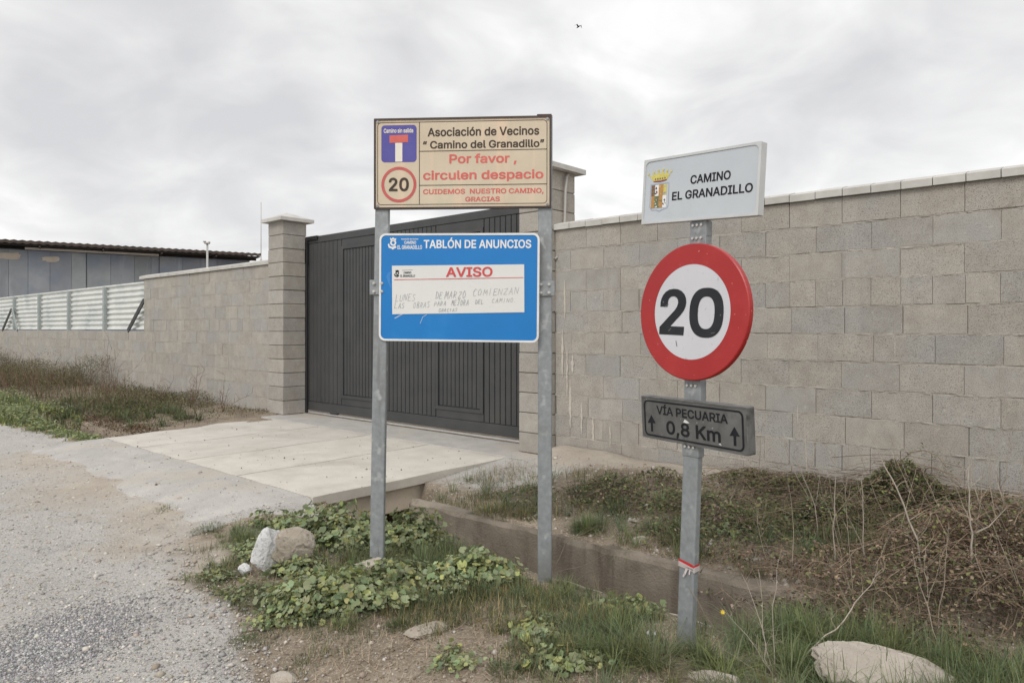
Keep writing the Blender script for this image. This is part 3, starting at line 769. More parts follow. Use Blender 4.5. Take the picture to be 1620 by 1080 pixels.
# ------------------------------------------------------------------ lettering
GLYPH = {',':[188,[[30,-139,23,-134,17,-120,50,83,65,92,135,92,149,88,156,80,158,69,104,-127,99,-134,86,-140]]],'0':[453,[[180,-22,141,-8,110,14,79,48,55,90,39,139,30,195,27,258,32,328,40,370,56,419,80,461,104,489,138,514,173,529,215,536,257,534,299,523,341,497,374,461,397,419,413,370,423,314,426,237,421,174,410,125,391,76,369,40,341,11,312,-8,271,-23,229,-28],[197,76,222,71,243,72,264,80,278,91,293,111,307,139,321,209,321,300,316,335,306,370,293,398,278,418,257,432,236,438,215,438,194,431,180,422,166,407,145,363,132,300,131,223,142,153,152,125,164,104,180,87]]],'2':[453,[[56,-19,49,-15,43,-1,44,55,266,296,291,335,299,370,294,400,287,412,273,425,245,436,210,438,182,429,163,412,152,391,147,356,140,345,126,341,63,341,49,349,45,363,49,403,61,440,78,468,105,496,133,515,161,527,196,535,238,536,273,531,308,519,352,489,371,468,385,446,395,419,401,391,402,363,398,335,383,293,351,244,301,185,203,83,210,78,399,75,410,62,409,-8,404,-15,392,-21]]],'8':[453,[[170,-22,127,-8,86,18,58,48,37,90,31,139,40,188,62,230,79,249,99,265,97,272,68,307,56,335,50,370,51,405,59,433,73,461,96,489,125,510,156,525,191,534,226,537,261,534,303,522,345,498,374,468,393,433,402,391,398,342,384,307,355,272,354,265,387,235,410,195,421,153,420,111,410,76,394,48,369,20,338,-1,303,-17,261,-26,212,-27],[185,76,212,71,247,71,275,79,296,92,310,111,316,139,310,167,296,188,268,206,226,214,184,206,156,188,139,160,136,139,139,118,156,92],[200,314,226,311,254,315,275,326,289,341,297,363,297,391,288,412,273,426,247,437,212,438,184,429,165,412,154,384,159,349,174,328]]],'A':[480,[[8,-19,-3,-8,-4,6,182,517,187,524,197,529,274,530,288,526,295,517,481,13,482,-8,477,-15,463,-21,393,-21,380,-15,330,118,323,121,155,121,148,118,99,-15,85,-21],[186,223,190,220,288,220,293,223,239,381]]],'B':[456,[[52,-19,45,-15,39,-1,41,517,46,524,59,530,255,529,304,522,339,509,367,490,389,468,405,440,416,405,419,363,413,328,399,300,373,272,371,265,391,251,410,230,423,209,434,181,439,146,438,118,433,90,421,62,402,34,381,15,353,-1,318,-13,262,-21],[146,83,150,78,255,78,283,81,304,88,318,98,331,118,334,146,328,167,318,182,304,194,276,207,248,210,150,210,146,202],[149,307,248,307,283,317,303,335,313,356,314,384,305,405,290,420,262,429,150,431,146,426,146,314]]],'C':[510,[[214,-23,165,-7,123,18,88,50,59,90,37,139,23,195,19,251,24,314,37,370,60,419,88,458,123,491,165,515,214,531,263,536,312,533,347,524,382,509,410,491,436,468,459,440,475,412,490,370,493,342,487,333,473,327,402,328,392,335,379,370,360,398,333,419,305,430,277,434,249,434,221,427,200,418,174,398,157,377,141,349,130,314,125,272,126,223,132,188,144,153,165,120,193,95,228,79,270,74,312,81,347,99,371,125,389,169,403,181,480,180,493,167,493,153,480,109,459,69,431,35,396,8,354,-13,312,-24,263,-28]]],'D':[502,[[52,-19,45,-15,39,-1,41,517,46,524,59,530,248,529,315,517,367,494,402,468,437,427,460,384,476,328,483,258,478,195,464,139,441,90,416,56,388,31,349,6,311,-9,241,-20],[146,83,150,78,227,78,283,88,311,101,332,118,350,139,361,160,372,195,378,237,377,279,371,321,361,349,345,377,325,399,297,416,269,426,234,430,150,431,146,426]]],'E':[419,[[52,-19,45,-15,39,-1,41,517,46,524,59,530,381,528,392,517,393,503,393,447,381,433,150,431,146,426,146,314,149,307,360,306,374,295,376,279,376,223,372,216,360,208,150,207,146,202,146,83,150,78,381,77,388,73,396,62,395,-8,388,-17,374,-21]]],'G':[520,[[214,-23,165,-7,123,17,88,49,59,90,37,139,23,195,19,258,25,321,37,370,59,419,88,459,123,491,165,516,214,532,263,536,312,532,347,523,382,508,412,489,438,465,459,439,479,405,493,363,494,342,487,332,473,328,410,328,396,331,389,340,372,377,356,398,333,417,305,430,277,434,249,434,221,428,200,418,174,398,157,377,141,349,130,314,125,272,126,223,132,188,144,153,162,125,182,104,207,88,235,78,270,74,305,78,333,89,354,104,377,132,392,174,382,178,284,178,270,182,262,195,262,258,270,272,284,277,487,274,494,269,499,258,499,188,495,153,484,111,462,69,433,34,397,6,361,-11,312,-24,263,-28]]],'H':[517,[[52,-19,45,-15,39,-1,39,510,45,523,59,530,122,530,136,526,144,517,146,314,150,310,367,310,371,314,373,517,378,524,388,529,458,530,471,524,476,517,478,503,478,-1,472,-14,458,-21,388,-21,378,-15,373,-8,370,209,150,211,146,202,144,-8,139,-15,129,-21]]],'I':[300,[[23,-19,16,-15,10,-1,10,55,14,69,30,78,93,78,97,83,97,426,93,430,30,431,16,437,10,454,12,517,17,524,30,530,275,529,284,524,290,510,290,454,287,440,275,431,212,431,204,426,204,83,212,78,275,77,287,69,290,55,289,-8,282,-17,268,-21]]],'K':[467,[[52,-19,45,-15,39,-1,39,510,45,523,59,530,122,530,136,526,144,517,146,314,150,307,353,527,367,530,444,530,462,524,469,510,465,496,270,286,465,13,470,-1,465,-13,451,-21,374,-21,360,-17,199,207,192,208,147,160,146,-1,143,-10,129,-21]]],'L':[393,[[52,-19,45,-15,39,-1,39,510,45,523,59,530,129,529,139,524,146,510,146,83,150,78,367,77,374,73,382,62,382,-1,376,-15,360,-21]]],'M':[628,[[52,-19,45,-15,39,-1,39,510,45,523,59,530,150,530,166,524,311,154,318,152,458,519,465,526,479,530,570,530,582,524,587,517,589,503,589,-1,582,-15,570,-21,500,-21,490,-15,485,-8,483,279,479,293,360,-10,346,-21,290,-21,276,-18,267,-8,150,285,146,286,143,301,141,-8,136,-15,122,-21]]],'N':[523,[[52,-19,45,-15,39,-1,39,510,45,523,59,530,136,530,151,524,374,173,378,181,380,517,385,524,395,529,465,530,478,524,483,517,484,503,484,-1,479,-14,465,-21,388,-21,372,-15,150,335,145,321,144,-8,139,-15,129,-21]]],'O':[533,[[214,-23,165,-7,121,20,81,59,52,104,33,153,22,209,20,272,26,328,37,370,60,419,91,461,130,495,169,517,214,531,270,536,319,531,368,516,412,489,452,450,481,405,502,349,512,293,513,230,506,174,491,125,466,78,437,41,404,13,366,-8,319,-23,270,-28],[242,76,277,74,305,79,332,90,352,104,372,125,389,153,400,181,407,216,409,258,406,300,398,335,385,363,366,391,342,412,312,427,284,434,256,434,228,429,200,418,179,403,162,384,145,356,134,328,127,293,125,251,128,209,136,174,148,146,165,120,186,100,214,84]]],'P':[445,[[52,-19,45,-15,39,-1,41,517,46,524,59,530,248,529,304,521,346,504,374,483,395,460,411,433,424,398,429,363,428,321,421,286,406,251,392,230,371,209,346,191,318,178,262,166,150,165,146,160,144,-8,139,-15,129,-21],[147,265,248,264,276,270,297,281,313,300,323,335,320,377,306,405,289,419,262,428,150,431,146,426]]],'R':[449,[[52,-19,45,-15,39,-1,41,517,46,524,59,530,248,529,304,522,346,505,381,480,409,442,425,398,430,349,424,300,409,262,386,230,349,202,345,195,445,13,449,-1,447,-8,442,-15,430,-21,353,-21,339,-16,234,176,150,177,146,167,144,-8,139,-15,129,-21],[146,279,150,276,255,277,283,283,300,293,317,314,324,342,322,377,308,405,290,420,262,429,150,431,146,426]]],'S':[447,[[163,-24,128,-14,100,0,74,18,53,39,35,67,22,102,17,137,23,151,37,158,114,155,124,144,134,109,149,92,184,75,226,70,268,76,303,95,316,109,322,123,323,151,310,171,289,184,135,234,100,252,72,274,47,305,36,333,31,375,35,410,45,438,65,469,91,494,121,513,163,529,198,535,240,536,282,531,317,520,345,506,370,487,390,466,408,438,418,410,422,375,415,363,401,357,331,358,319,368,311,396,294,417,261,433,226,437,184,432,156,417,144,403,138,389,138,361,149,345,170,331,205,317,317,284,352,267,380,247,404,221,422,186,429,144,425,102,413,67,394,39,366,12,331,-9,296,-21,254,-29,205,-29]]],'T':[449,[[185,-19,178,-15,172,-1,172,426,164,431,22,433,11,447,13,517,17,524,31,530,423,529,431,524,438,510,437,447,430,435,416,431,283,431,278,426,278,-1,271,-15,262,-20]]],'U':[517,[[206,-24,157,-9,108,21,72,61,48,110,41,145,39,173,40,516,52,528,66,530,129,529,140,523,144,516,145,180,150,145,164,115,192,89,227,76,262,73,304,79,332,94,354,117,369,152,372,180,373,516,377,523,388,529,465,528,473,523,478,509,478,173,474,131,458,83,440,54,416,27,388,5,360,-10,325,-21,290,-28,248,-29]]],'V':[480,[[190,-16,183,-5,-1,496,-5,510,-3,517,8,528,22,530,85,530,99,524,104,517,239,131,246,143,375,517,380,524,393,530,470,528,482,517,483,503,297,-8,292,-15,281,-21,204,-21]]],'a':[389,[[113,-24,85,-14,57,3,36,24,23,46,13,74,10,102,11,130,18,158,43,193,71,214,127,233,246,250,255,256,252,277,239,297,225,305,204,309,176,308,141,294,127,280,113,258,99,253,29,274,21,284,21,298,36,329,57,354,83,375,113,391,148,401,190,405,232,402,267,393,301,375,323,355,343,326,353,298,358,249,358,4,355,-10,349,-17,337,-21,274,-21,264,-17,253,-2,225,-17,190,-27,148,-29],[155,67,197,69,218,78,232,88,251,116,254,158,155,143,134,136,120,126,113,109,116,88,132,74]]],'c':[396,[[159,-24,119,-9,87,12,60,40,38,75,22,117,14,159,14,208,20,250,30,285,48,320,75,353,103,376,131,391,166,402,208,405,250,401,299,384,339,355,370,313,381,285,382,271,369,257,299,241,286,250,267,285,243,302,222,308,201,309,166,299,152,288,138,271,128,250,120,222,118,166,131,118,145,96,159,82,180,71,201,68,229,70,257,82,276,103,288,131,299,137,369,122,383,110,383,96,369,61,350,33,327,11,299,-8,264,-22,229,-28,194,-29]]],'d':[424,[[152,-24,113,-9,82,12,52,47,30,89,18,131,13,187,18,243,32,292,50,327,75,358,103,380,138,396,180,405,222,404,257,394,285,377,290,383,290,509,292,518,306,529,376,529,387,523,393,509,391,-9,376,-21,313,-21,299,-16,291,-2,285,0,257,-17,229,-26,194,-29],[170,75,187,69,208,68,243,77,257,87,270,103,285,138,291,194,282,250,262,285,245,299,229,306,208,309,187,307,159,296,136,271,123,236,117,187,124,136,131,117,144,96]]],'e':[404,[[159,-23,120,-9,89,10,61,38,40,69,26,103,16,145,13,194,18,243,30,285,48,320,69,348,96,372,128,390,166,402,208,405,243,402,278,392,313,373,341,348,362,320,378,285,387,250,392,208,390,161,383,152,369,148,124,148,120,145,129,117,142,96,159,81,180,72,201,68,229,68,257,77,277,96,292,121,306,126,376,109,383,101,386,89,376,61,357,33,334,10,303,-9,271,-22,236,-28,194,-29],[123,243,278,242,281,243,282,250,269,278,250,297,229,306,201,309,173,304,152,292,134,271]]],'f':[254,[[68,-17,60,-1,60,300,54,306,5,306,-10,314,-15,328,-14,384,-2,399,54,400,59,405,60,447,68,480,88,510,110,529,138,543,173,550,208,550,243,543,257,536,264,524,243,455,229,448,201,453,180,451,171,447,164,433,163,405,166,401,229,400,245,391,249,377,249,328,244,314,236,308,166,306,163,300,161,-8,156,-15,145,-21,82,-21]]],'i':[167,[[40,-17,32,-1,32,384,40,396,47,400,117,400,131,391,135,377,135,-1,128,-15,117,-21,54,-21],[61,426,39,440,24,461,21,489,26,510,40,528,61,541,89,545,110,539,131,524,144,503,147,482,143,461,131,443,110,427,89,422]]],'l':[189,[[101,-19,73,-6,52,14,39,39,32,74,32,508,38,523,52,530,115,530,129,523,134,515,136,81,143,73,171,75,187,67,202,4,197,-10,185,-18,143,-23]]],'m':[610,[[45,-19,38,-15,32,-1,32,377,38,394,52,400,115,400,129,392,136,379,157,392,185,403,213,407,241,406,283,391,301,377,318,357,353,384,381,397,416,406,451,407,479,402,507,391,528,377,549,355,569,314,578,265,578,-1,570,-17,556,-21,493,-21,481,-15,476,-8,473,272,468,286,458,298,437,307,416,309,395,306,381,299,367,286,358,265,355,-8,350,-15,339,-21,276,-21,262,-17,253,-1,252,272,247,286,234,300,220,307,199,309,178,306,157,294,144,279,137,258,133,-8,128,-15,115,-21]]],'n':[410,[[45,-19,38,-15,32,-1,32,377,35,391,52,400,115,400,129,392,136,376,178,398,206,404,234,405,276,399,318,379,339,360,357,335,369,307,375,279,378,237,378,-1,374,-13,360,-21,297,-21,283,-16,277,-8,273,258,265,279,248,298,227,307,206,308,185,305,162,293,144,272,137,251,133,-8,128,-15,115,-21]]],'o':[415,[[159,-24,119,-9,87,12,60,40,38,75,22,117,14,159,14,208,20,250,30,285,48,320,75,353,103,376,131,391,166,402,208,405,250,401,285,390,322,369,352,341,375,306,392,264,400,222,402,173,397,131,384,89,366,54,341,24,313,1,278,-17,243,-26,194,-29],[199,68,236,72,264,89,276,103,287,124,298,173,294,229,278,271,264,287,250,298,215,309,180,305,166,299,149,285,128,250,118,201,122,145,138,105,151,89,166,77]]],'p':[424,[[45,-162,38,-157,32,-144,34,388,39,395,52,400,115,400,129,392,136,374,178,398,227,405,269,401,304,390,339,368,366,339,387,304,403,262,410,213,410,157,403,115,388,73,367,38,340,10,311,-10,276,-23,241,-29,199,-27,169,-18,136,4,133,-151,128,-158,115,-164],[189,73,227,68,248,72,262,79,284,101,302,143,307,199,304,227,296,255,285,276,272,290,255,302,241,307,206,308,177,297,164,286,151,269,138,234,134,178,142,129,161,94]]],'r':[259,[[45,-19,38,-15,32,-1,32,377,35,391,52,400,115,400,129,392,136,381,164,397,192,404,234,405,255,401,262,394,264,384,264,321,258,307,248,302,206,305,178,300,150,281,137,258,135,237,133,-8,128,-15,115,-21]]],'s':[365,[[133,-24,84,-6,63,8,45,26,30,47,19,75,15,96,21,109,35,115,98,127,112,118,120,96,133,80,154,70,182,66,210,69,231,78,245,93,246,110,238,122,224,130,119,157,84,173,63,188,42,214,30,243,26,278,30,306,42,334,57,355,77,372,105,389,133,399,168,405,203,405,238,400,280,383,313,355,329,333,341,306,345,292,341,278,329,269,266,256,252,264,238,290,224,304,203,311,182,311,161,308,140,297,131,285,130,271,140,258,154,250,261,222,293,208,315,192,336,168,348,138,352,103,348,75,337,47,322,25,301,6,273,-11,245,-21,210,-28,168,-29]]],'u':[410,[[143,-22,108,-9,80,10,54,43,39,78,32,134,33,386,45,399,59,400,115,400,129,394,134,386,137,120,145,99,157,85,178,74,206,71,227,75,248,86,264,106,272,127,275,155,276,386,283,395,297,400,367,398,374,392,378,379,378,1,374,-13,360,-21,297,-21,282,-13,276,3,241,-15,213,-23,178,-26]]],'v':[389,[[149,-16,142,-6,-2,370,-3,384,0,391,9,399,23,400,86,400,102,391,191,144,198,145,288,391,303,400,380,398,392,384,390,370,246,-8,240,-16,226,-21,163,-21]]],'Í':[300,[[23,-19,16,-15,10,-1,10,55,14,69,30,78,93,78,97,83,97,426,93,430,30,431,16,437,10,454,12,517,17,524,30,530,275,529,284,524,290,510,290,454,287,440,275,431,212,431,204,426,204,83,212,78,275,77,287,69,290,55,289,-8,282,-17,268,-21],[121,536,107,545,104,552,104,566,156,673,170,680,240,680,254,674,260,664,259,650,190,545,177,536]]],'Ó':[533,[[214,-23,165,-7,121,20,81,59,52,104,33,153,22,209,20,272,28,335,37,370,56,412,79,447,102,473,130,495,158,512,234,538,221,549,221,566,271,671,284,679,361,679,375,667,375,650,307,545,296,538,354,521,396,500,443,461,474,419,496,370,510,314,514,237,506,174,491,125,466,78,437,41,404,13,366,-8,319,-23,270,-28],[242,76,277,74,305,79,332,90,352,104,372,125,389,153,400,181,407,216,409,258,406,300,398,335,385,363,366,391,342,412,312,427,284,434,256,434,228,429,200,418,179,403,162,384,145,356,134,328,127,293,125,251,128,209,136,174,148,146,165,120,186,100,214,84]]],'ó':[415,[[159,-24,119,-9,87,12,60,40,38,75,22,117,14,159,14,208,21,257,44,313,77,355,96,371,124,388,152,398,180,404,163,418,160,432,213,544,229,550,299,550,313,542,318,530,317,523,249,418,234,404,278,393,313,375,346,348,371,313,390,271,400,222,402,173,393,117,381,82,361,47,336,19,306,-3,271,-19,236,-27,194,-29],[199,68,236,72,264,89,276,103,287,124,298,173,294,229,278,271,264,287,250,298,215,309,180,305,166,299,149,285,128,250,118,201,122,145,138,105,151,89,166,77]]],'“':[300,[[44,299,32,310,31,324,87,520,95,527,107,530,149,530,163,526,170,518,172,506,140,310,135,302,121,297],[163,301,155,310,155,324,210,520,226,530,282,528,292,520,295,506,263,310,259,303,247,297,177,297]]],'”':[300,[[44,299,37,304,31,317,64,520,79,529,149,530,163,526,170,518,172,506,118,310,113,303,100,297],[163,301,155,310,154,324,187,520,195,527,205,530,282,528,292,520,295,506,241,310,236,303,226,298,177,297]]],' ':[188,[]]}
from mathutils.geometry import tessellate_polygon
CAP_LO, CAP_HI = min(GLYPH['H'][1][0][1::2]), max(GLYPH['H'][1][0][1::2])
def letter_islands(P):
    def box(l_): xs, zs = [p[0] for p in l_], [p[1] for p in l_]; return min(xs), max(xs), min(zs), max(zs)
    B = [box(l_) for l_ in P]; groups = []
    for i in sorted(range(len(P)), key=lambda i: -(B[i][1] - B[i][0]) * (B[i][3] - B[i][2])):
        for g in groups:
            o = B[g[0]]
            if o[0] < B[i][0] and o[1] > B[i][1] and o[2] < B[i][2] and o[3] > B[i][3]: g.append(i); break
        else: groups.append([i])
    return [[P[i] for i in g] for g in groups]
def text(b, txt, x0, x1, zb, zt, y, bold=0, space=1.0, slope=0.0, mat_=0):
    """fit txt between x0..x1 with cap height from baseline zb to zt, on the plane y; letter outlines are in GLYPH"""
    pos, items = 0, []
    for ch in txt:
        adv, loops = GLYPH[ch]
        if loops: items.append((pos, [[(c[i] + pos, c[i + 1]) for i in range(0, len(c), 2)] for c in loops]))
        pos += adv * space
    xs = [p[0] for _, ls in items for l_ in ls for p in l_]
    lo, hi = min(xs), max(xs)
    sx_, sz_ = (x1 - x0) / (hi - lo), (zt - zb) / (CAP_HI - CAP_LO)
    for _, ls in items:
        P = [[(x0 + (p[0] - lo) * sx_, zb + (p[1] - CAP_LO) * sz_) for p in l_] for l_ in ls]
        for grp in letter_islands(P):
            flat_ = [p for l_ in grp for p in l_]
            tri = tessellate_polygon([[Vector((p[0], p[1], 0)) for p in l_] for l_ in grp])
            b.add([(p[0], y, p[1] + slope * (p[0] - x0)) for p in flat_], [tuple(t) for t in tri], mat=mat_)
def rrect(x0, x1, z0, z1, r, n=6):
    pts = []
    for (cx_, cz_, a0) in ((x1 - r, z1 - r, 0), (x0 + r, z1 - r, 90), (x0 + r, z0 + r, 180), (x1 - r, z0 + r, 270)):
        for k in range(n + 1):
            a = R(a0 + 90 * k / n); pts.append((cx_ + r * math.cos(a), cz_ + r * math.sin(a)))
    return pts
def circ(cx_, cz_, r, n=48): return [(cx_ + r * math.cos(2 * math.pi * k / n), cz_ + r * math.sin(2 * math.pi * k / n)) for k in range(n)]
def line(b, p, q, w, y):
    p, q = Vector((p[0], 0, p[1])), Vector((q[0], 0, q[1])); d = (q - p); n = Vector((-d.z, 0, d.x)).normalized() * w / 2
    b.add([(p.x + n.x, y, p.z + n.z), (p.x - n.x, y, p.z - n.z), (q.x - n.x, y, q.z - n.z), (q.x + n.x, y, q.z + n.z)], [(0, 1, 2, 3)])
# capital letters as pen strokes for the handwritten notice (unit box)
PEN = {'L': [[(0, 1), (.05, 0), (.8, .08)]], 'U': [[(0, 1), (.05, .15), (.4, 0), (.75, .2), (.8, 1)]], 'N': [[(0, 0), (.05, 1), (.7, .05), (.8, 1)]],
       'E': [[(.8, .95), (.05, 1), (0, 0), (.8, .05)], [(.05, .5), (.6, .55)]], 'S': [[(.8, .9), (.3, 1), (.05, .75), (.7, .4), (.6, .05), (0, .05)]],
       'D': [[(.05, 1), (.1, 0), (.7, .2), (.75, .7), (0, 1)]], 'M': [[(0, 0), (.15, 1), (.45, .35), (.75, 1), (.9, 0)]], 'A': [[(0, 0), (.4, 1), (.8, 0)], [(.15, .4), (.65, .4)]],
       'R': [[(.05, 0), (.1, 1), (.7, .85), (.6, .5), (.1, .45), (.8, 0)]], 'Z': [[(0, .95), (.8, 1), (.05, .0), (.85, .05)]], 'O': [[(.4, 1), (.05, .6), (.2, .05), (.65, .1), (.8, .6), (.4, 1)]],
       'C': [[(.8, .85), (.4, 1), (.05, .5), (.3, .0), (.85, .1)]], 'I': [[(.4, 1), (.35, 0)]], 'B': [[(.05, 0), (.1, 1), (.6, .85), (.5, .55), (.1, .5), (.7, .35), (.6, .05), (.05, 0)]],
       'P': [[(.05, 0), (.1, 1), (.75, .85), (.65, .5), (.1, .45)]], 'J': [[(.1, 1), (.8, 1)], [(.55, 1), (.5, .1), (.2, 0), (0, .2)]], 'G': [[(.8, .85), (.4, 1), (.05, .5), (.3, .0), (.8, .1), (.8, .45), (.5, .45)]],
       '.': [[(.1, .0), (.2, .06)]]}
def pen(b, word, x0, x1, zb, zt, y, w=.0026, shear=.18, slope=.03):
    n = len(word); cw = (x1 - x0) / n; h = zt - zb; rr = random.Random(word)
    for i, ch in enumerate(word):
        jx, jz, js_ = rr.uniform(-.06, .06), rr.uniform(-.07, .07), rr.uniform(.85, 1.05)
        for st in PEN.get(ch, []):
            P = [(x0 + (i + jx + p[0] * .82) * cw + shear * h * p[1], zb + (p[1] * js_ + jz) * h + slope * (x0 + i * cw - x0)) for p in st]
            for k in range(len(P) - 1): line(b, P[k], P[k + 1], w * rr.uniform(.8, 1.2), y)
def emblem(b, x0, x1, z0, z1, y, mat_=0):
    """the association's mark: a crowned round fruit in a curved leaf"""
    w, h = x1 - x0, z1 - z0
    P = lambda u, v: (x0 + u * w, z0 + v * h)
    b.flat([P(.25, .98), P(.42, .90), (P(.6, 1.0)), P(.75, .90), P(.95, .93), P(.88, .74), P(.30, .74)], y, mat=mat_)
    b.ring([P(.60 + .34 * math.cos(t), .56 + .25 * math.sin(t)) for t in np.linspace(0, 2 * math.pi, 20, endpoint=False)],
           [P(.60 + .17 * math.cos(t), .56 + .12 * math.sin(t)) for t in np.linspace(0, 2 * math.pi, 20, endpoint=False)], y, mat=mat_)
    b.flat([P(.0, .44), P(.16, .50), P(.22, .30), P(.5, .22), P(.85, .34), P(.98, .16), P(.75, .10), P(.55, .0), P(.40, .10), P(.12, .16)], y - .0003, mat=mat_)

# ------------------------------------------------------------------ the two-post sign
sg = thing('notice_sign', (-.29, 4.03, .05), 'two galvanised posts carrying a beige neighbourhood sign above a blue notice board', 'sign')
def leaning_post(name, parent, base, x0, y0, z0, x1, y1, z1, w, dp, yaw, hollow=True):
    b = MB()
    c, s = math.cos(yaw), math.sin(yaw); r_ = .008
    prof = [(p[0], p[1]) for p in rrect(-w / 2, w / 2, -dp / 2, dp / 2, r_, 3)]
    vs = []
    for (X, Y, Zz) in ((x0, y0, z0), (x1, y1, z1)):
        for p in prof: vs.append((X + c * p[0] - s * p[1] - base[0], Y + s * p[0] + c * p[1] - base[1], Zz - base[2]))
    n = len(prof)
    b.add(vs, [(i, (i + 1) % n, (i + 1) % n + n, i + n) for i in range(n)] + [tuple(range(n))[::-1], tuple(range(n, 2 * n))])
    return b.build(name, M['galv'], parent)
SB = (-.29, 4.03, .05)
pl = leaning_post('post', sg, SB, -.778, 4.045, -.35, -.731, 4.045, 2.62, .08, .04, R(-4))
pr_ = leaning_post('post', sg, SB, .184, 3.985, -.45, .188, 3.985, 2.645, .08, .04, R(-4))
def plate_frame(parent, base, x, y, z, yaw, pitch, roll, name):
    o = bpy.data.objects.new(name, None); COL.objects.link(o)
    return o
def orient(o, base, x, y, z, yaw, pitch, roll):
    o.matrix_basis = Matrix.Translation((x - base[0], y - base[1], z - base[2])) @ Matrix.Rotation(R(yaw), 4, 'Z') @ Matrix.Rotation(R(pitch), 4, 'X') @ Matrix.Rotation(-R(roll), 4, 'Y')
# --- beige sign
w, h = 1.004, .512
X = lambda u: (u - .5) * w
Zv = lambda v: (.5 - v) * h
b = MB(); b.prism(rrect(-w / 2, w / 2, -h / 2, h / 2, .004, 2), .004, .03)
b.ring(rrect(-w / 2, w / 2, -h / 2, h / 2, .004, 3), rrect(-w / 2 + .0095, w / 2 - .0095, -h / 2 + .0095, h / 2 - .0095, .004, 3), -.006, .0038)
b.box(w / 2 - .08, w / 2 + .002, -.004, .028, h / 2 - .001, h / 2 + .009, .002)
top_sign = b.build('upper_sign', M['frame_brown'], sg); top_sign['label'] = 'weathered beige sign with rusty brown edge and faded red lettering'
orient(top_sign, SB, -.282, 3.985, CAM_H + .933, -3.9, .4, -.1)
b = MB(); b.flat(rrect(-w / 2 + .0095, w / 2 - .0095, -h / 2 + .0095, h / 2 - .0095, .004, 3), 0); b.build('sign_face', M['beige'], top_sign)
y1, y2, y3 = -.0012, -.0018, -.0024
b = MB()
ro = rrect(X(.019), X(.978), Zv(.955), Zv(.042), .022); ri = rrect(X(.019) + .0034, X(.978) - .0034, Zv(.955) + .0034, Zv(.042) - .0034, .019)
b.ring(ro, ri, y1)
line(b, (X(.259), Zv(.045)), (X(.259), Zv(.952)), .0036, y2); line(b, (X(.2605), Zv(.367)), (X(.976), Zv(.363)), .0036, y2); line(b, (X(.2605), Zv(.742)), (X(.976), Zv(.742)), .0036, y2)
b.build('printed_border', M['ink_brown'], top_sign)
b = MB()
text(b, 'Asociación de Vecinos', X(.306), X(.933), Zv(.206), Zv(.112), y1, .022)
text(b, '“ Camino del Granadillo”', X(.279), X(.961), Zv(.340), Zv(.256), y1, .022)
text(b, '20', X(.0845), X(.199), Zv(.803), Zv(.655), y3, .030)
b.build('black_lettering', M['ink_brown'], top_sign)
b = MB()
text(b, 'Por favor ,', X(.429), X(.807), Zv(.505), Zv(.405), y1, .032)
text(b, 'circulen despacio', X(.280), X(.957), Zv(.683), Zv(.583), y1, .032)
text(b, 'CUIDEMOS  NUESTRO CAMINO,', X(.280), X(.958), Zv(.840), Zv(.785), y1, .030)
text(b, 'GRACIAS', X(.519), X(.714), Zv(.925), Zv(.873), y1, .030)
b.build('red_lettering', M['fade_red'], top_sign)
b = MB(); b.flat(rrect(X(.042), X(.243), Zv(.483), Zv(.075), .020), y1); b.build('dead_end_symbol', M['purple'], top_sign)
b = MB(); text(b, 'Camino sin salida', X(.056), X(.224), Zv(.160), Zv(.112), y3, .035); b.flat([(X(.1215), Zv(.478)), (X(.162), Zv(.478)), (X(.162), Zv(.27)), (X(.1215), Zv(.27))], y2); b.build('white_lettering', M['off_white'], top_sign)
b = MB(); b.flat([(X(.089), Zv(.270)), (X(.195), Zv(.265)), (X(.195), Zv(.183)), (X(.089), Zv(.186))], y3); b.build('symbol_bar', M['fade_red'], top_sign)
b = MB(); b.ring(circ(X(.142), Zv(.730), .1005), circ(X(.142), Zv(.730), .0845), y2); b.build('limit_ring', M['fade_red2'], top_sign)
b = MB()
for u in (.021, .979):
    for v in (.035, .965): b.prism(circ(X(u), Zv(v), .0075, 10), -.005, -.001)
b.build('screw', M['galv'], top_sign)
# --- blue board
w, h = .908, .606
b = MB(); b.prism(rrect(-w / 2, w / 2, -h / 2, h / 2, .036), .003, .036)
b.ring(rrect(-w / 2, w / 2, -h / 2, h / 2, .036), rrect(-w / 2 + .011, w / 2 - .011, -h / 2 + .011, h / 2 - .011, .027), -.003, .0028)
board = b.build('blue_board', M['rim_white'], sg); board['label'] = 'bright blue notice board with rounded white rim and a taped paper notice'
orient(board, SB, -.301, 3.965, CAM_H + .231, -6.0, .8, -.6)
b = MB(); b.flat(rrect(-w / 2 + .011, w / 2 - .011, -h / 2 + .011, h / 2 - .011, .027), 0); b.build('board_face', M['blue'], board)
b = MB()
text(b, 'TABLÓN DE ANUNCIOS', X(.281), X(.949), Zv(.138), Zv(.061), y1, .020)
text(b, 'CAMINO', X(.158), X(.233), Zv(.098), Zv(.070), y1, .02); text(b, 'EL GRANADILLO', X(.115), X(.271), Zv(.146), Zv(.110), y1, .02)
text(b, 'Asociación de Vecinos', X(.138), X(.247), Zv(.059), Zv(.045), y1, .0)
emblem(b, X(.053), X(.111), Zv(.151), Zv(.036), y1)
b.build('white_lettering', M['white'], board)
b = MB(); line(b, (X(.10), Zv(.79)), (X(.155), Zv(.745)), .006, y1); 
for p, q in (((.262, .835), (.272, .80)), ((.272, .80), (.278, .775)), ((.278, .775), (.303, .752))): line(b, (X(p[0]), Zv(p[1])), (X(q[0]), Zv(q[1])), .0032, y1)
b.build('scratch', M['scratch'], board)
b = MB(); b.flat([(X(.045), Zv(.40)), (X(.055), Zv(.365)), (X(.08), Zv(.35)), (X(.068), Zv(.40)), (X(.07), Zv(.46)), (X(.082), Zv(.52)), (X(.06), Zv(.47))], y1 * .5); b.build('scuff_mark', M['scuff'], board)
